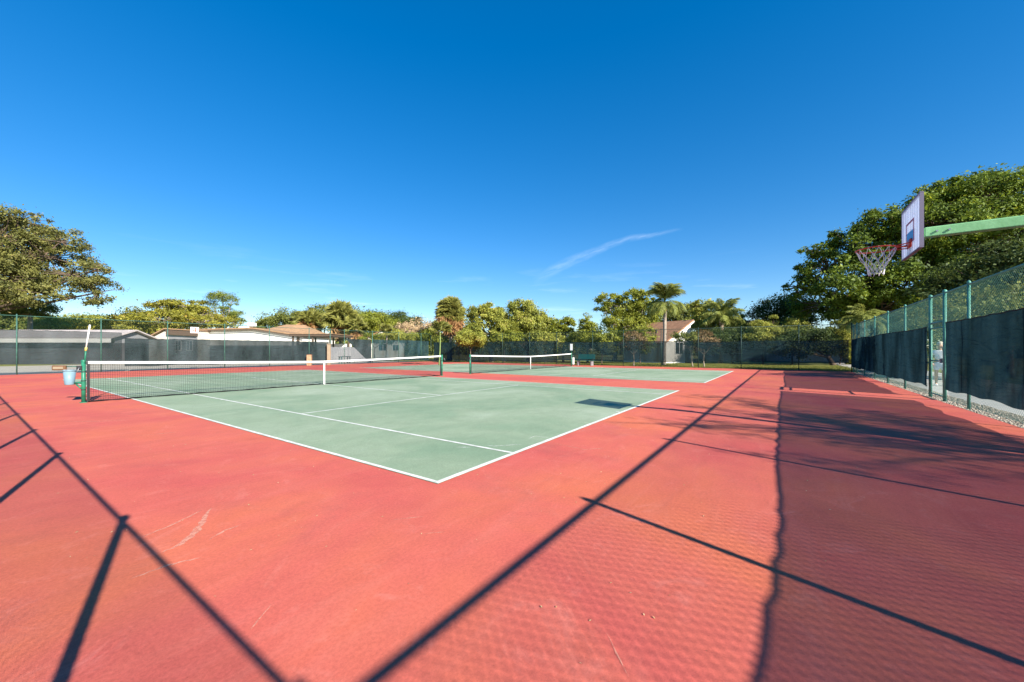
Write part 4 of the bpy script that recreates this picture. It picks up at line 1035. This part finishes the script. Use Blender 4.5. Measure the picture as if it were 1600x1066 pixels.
palm('sabal_palm', 'cabbage palm with thick brown skirt of dead fronds in the middle', 703, 50, 6.1, .22,
     [(SF, 64, (10, 88), .3, (1.0, 1.15)), (SF, 50, (-30, 20), .1, (1.0, 1.15)), (DF, 46, (-55, -10), -.5, (1.1, 1.35)), (DF, 44, (-80, -45), -.9, (1.1, 1.4))], 1, roll=.9)
palm('sabal_palm', 'shaggy golden cabbage palm left of pair by the carport', 482, 66, 5.6, .24,
     [(SF, 40, (0, 80), .5, (1.2, 1.55)), (DF, 36, (-50, 20), -.3, (1.2, 1.6)), (DF, 30, (-85, -45), -.8, (1.1, 1.5))], 2, roll=1.2)
palm('sabal_palm', 'taller shaggy green cabbage palm right of pair by the carport', 531, 63, 6.0, .24,
     [(SF, 64, (-20, 85), .6, (1.3, 1.75)), (DF, 34, (-85, -35), -.8, (1.1, 1.6))], 3, roll=1.2)
palm('sabal_palm', 'slim cabbage palm between the shaggy pair and the cottage', 556, 60, 4.6, .16, [(SF, 30, (-30, 75), .2, (.8, 1.2)), (DF, 16, (-80, -40), -.4, (.8, 1.1))], 4)
palm('small_palm', 'little palm with yellow crown in front of the distant cottage', 603, 50, 3.6, .1, [(SF, 18, (-20, 75), .2, (.55, .75))], 5)
palm('small_palm', 'little palm beside the tan half bare tree', 686, 34.5, 3.0, .05, [(SF, 14, (-10, 70), .2, (.5, .65))], 6, bark='greenstem')
palm('queen_palm', 'tall feathery palm with smooth grey trunk before the single slope house', 1037, 36, 5.75, .16,
     [(QF, 20, (20, 82), .35, (.8, 1.0)), (QF, 12, (-20, 20), .1, (.75, .95))], 7, shaft=(.75, 'wood'), bark='palebark')
palm('queen_palm', 'shorter feathery palm right of the single slope house', 1126, 42, 4.8, .2, [(QF2, 26, (-20, 85), .3, (.95, 1.2))], 8, shaft=(.7, 'palmbark'), bark='palmbark')
palm('queen_palm', 'feathery palm mostly hidden behind the feathery shrubs at right', 1345, 34, 3.9, .15, [(QF, 18, (-15, 75), .2, (.7, .9))], 9, bark='palebark')

# distant wood closing the horizon
def far_wood():
    rng = np.random.default_rng(77); C = []
    for k in range(330):
        a = YAW+R(58)-R(120)*rng.random(); d = rng.uniform(105, 150); h = rng.uniform(3.5, 7.5)
        c = np.array([CAM[0]+math.cos(a)*d, CAM[1]+math.sin(a)*d, h*.45]); m_ = 210
        g = rng.normal(0, 1, (m_, 3)); g /= np.linalg.norm(g, axis=1)[:, None]
        C.append(c+g*np.array([3.6, 3.6, h*.5])*rng.uniform(.6, 1, (m_, 1)))
    C = np.vstack(C); C[:, 2] = np.maximum(C[:, 2], .1); V, F_ = leaves(C, rng.uniform(.5, 1.1, len(C)), rng, .6)
    tag(link('far_wood', np_mesh('far_wood', V, F_, LM['mid'])), 'distant band of green woodland along the horizon', 'woodland', kind='stuff')
far_wood()

# ------------------------------------------------------------------ the person beyond the gate
def skin(name, nodes, edges, m, parent, root=0, sub=2):
    me = bpy.data.meshes.new(name); me.from_pydata([n[:3] for n in nodes], edges, []); me.update(); me.materials.append(m)
    o = bpy.data.objects.new(name, me); COL.objects.link(o); o.parent = parent
    s = o.modifiers.new('skin', 'SKIN'); s.use_smooth_shade = True
    for i, v in enumerate(me.skin_vertices[0].data):
        r = nodes[i][3]; v.radius = r if isinstance(r, tuple) else (r, r); v.use_root = (i == root)
    o.modifiers.new('sub', 'SUBSURF').levels = sub; o.modifiers['sub'].render_levels = sub
    return o
def person():
    loc = Vector((19.2, -7.85, -.03))
    rz = math.atan2(CAM[1]-loc.y, CAM[0]-loc.x)+math.pi/2      # faces the court and the photographer
    t = thing('person', 'person in white top and pale shorts beyond the gate, one hand raised', 'person', loc, rz)
    sk = mat('skin', (.50, .30, .21), .6); wh = mat('white_cloth', (.78, .78, .80), .9, var=.06, scale=9); sh = mat('pale_blue_cloth', (.60, .64, .72), .9, var=.08, scale=9); hr = mat('fair_hair', (.55, .47, .36), .8, var=.2, scale=20)
    # front is -y
    N = [(0,0,.92,(.14,.10)), (0,0,1.10,(.125,.09)), (0,-.005,1.28,(.155,.10)), (0,0,1.37,(.10,.07)), (0,-.01,1.43,.048), (0,-.02,1.50,.075), (0,-.02,1.58,(.078,.09)), (0,-.01,1.64,.06)]
    E = [(i, i+1) for i in range(7)]
    def chain(start, pts):
        k = start
        for q in pts: N.append(q); E.append((k, len(N)-1)); k = len(N)-1
        return k
    for s in (-1, 1):
        f = chain(0, [(s*.09,0,.86,.088), (s*.10,-.01,.48,.056), (s*.10,.02,.30,.055), (s*.10,.02,.09,.036), (s*.105,-.01,.045,(.04,.035)), (s*.11,-.13,.03,(.035,.022))])
    ra = chain(2, [(.17,0,1.31,.052), (.25,-.10,1.10,.042), (.10,-.24,1.28,.034), (.07,-.25,1.42,.026), (.065,-.24,1.47,(.036,.018))])   # raised hand near the face
    for dx, l in ((-.03,.065), (-.01,.08), (.01,.078), (.028,.06)): chain(ra, [(.065+dx,-.235,1.47+l*.55,.0095), (.065+dx,-.215,1.47+l,.0085)])
    chain(ra, [(.02,-.235,1.475,.0105), (.0,-.225,1.50,.009)])
    la = chain(2, [(-.17,0,1.31,.052), (-.235,.02,1.06,.042), (-.20,-.10,.86,.033), (-.195,-.13,.81,(.036,.018))])
    for dx, l in ((-.028,.055), (-.01,.075), (.01,.072), (.028,.055)): chain(la, [(-.195+dx,-.145,.81-l*.55,.0095), (-.195+dx,-.14,.81-l,.0085)])
    chain(la, [(-.155,-.14,.80,.0105), (-.145,-.15,.77,.009)])
    body = skin('body', N, E, sk, t)
    T = [(0,0,.96,(.165,.125)), (0,0,1.10,(.15,.115)), (0,-.005,1.27,(.175,.12)), (0,0,1.36,(.11,.085)), (.17,0,1.315,.07), (.225,-.06,1.18,.062), (-.17,0,1.315,.07), (-.21,.01,1.18,.062)]
    skin('shirt', T, [(0,1),(1,2),(2,3),(2,4),(4,5),(2,6),(6,7)], wh, t)
    S = [(0,0,.98,(.16,.12)), (0,0,.88,(.165,.125)), (.10,0,.74,.105), (.105,0,.56,.098), (-.10,0,.74,.105), (-.105,0,.56,.098)]
    skin('shorts', S, [(0,1),(1,2),(2,3),(1,4),(4,5)], sh, t)
    h = MB().lathe([(.088, 1.56), (.097, 1.60), (.092, 1.66), (.06, 1.705), (.005, 1.72)], (0, .015, 0), 16); h.build('hair', hr, t, True)
    for s in (-1, 1):
        MB().lathe([(.001, -.008), (.009, 0), (.001, .008)], (s*.03, -.098, 1.575), 8).build('eye', M['rubber'], body, True)
        MB().box((s*.085-.01, -.02, 1.54), (s*.085+.01, .01, 1.60)).build('ear', sk, body, bevel=.006)
        MB().box((s*.105-.045, -.17, 0), (s*.105+.045, .07, .06)).build('shoe', M['white'], t, bevel=.02)
    MB().add([(0,-.125,1.545), (-.015,-.10,1.54), (.015,-.10,1.54), (0,-.10,1.585)], [(0,1,2), (0,2,3), (0,3,1)]).build('nose', sk, body)
    MB().box((-.022, -.104, 1.505), (.022, -.094, 1.513)).build('mouth', mat('lips', (.4, .15, .13), .6), body)
person()
bpy.context.view_layer.update()
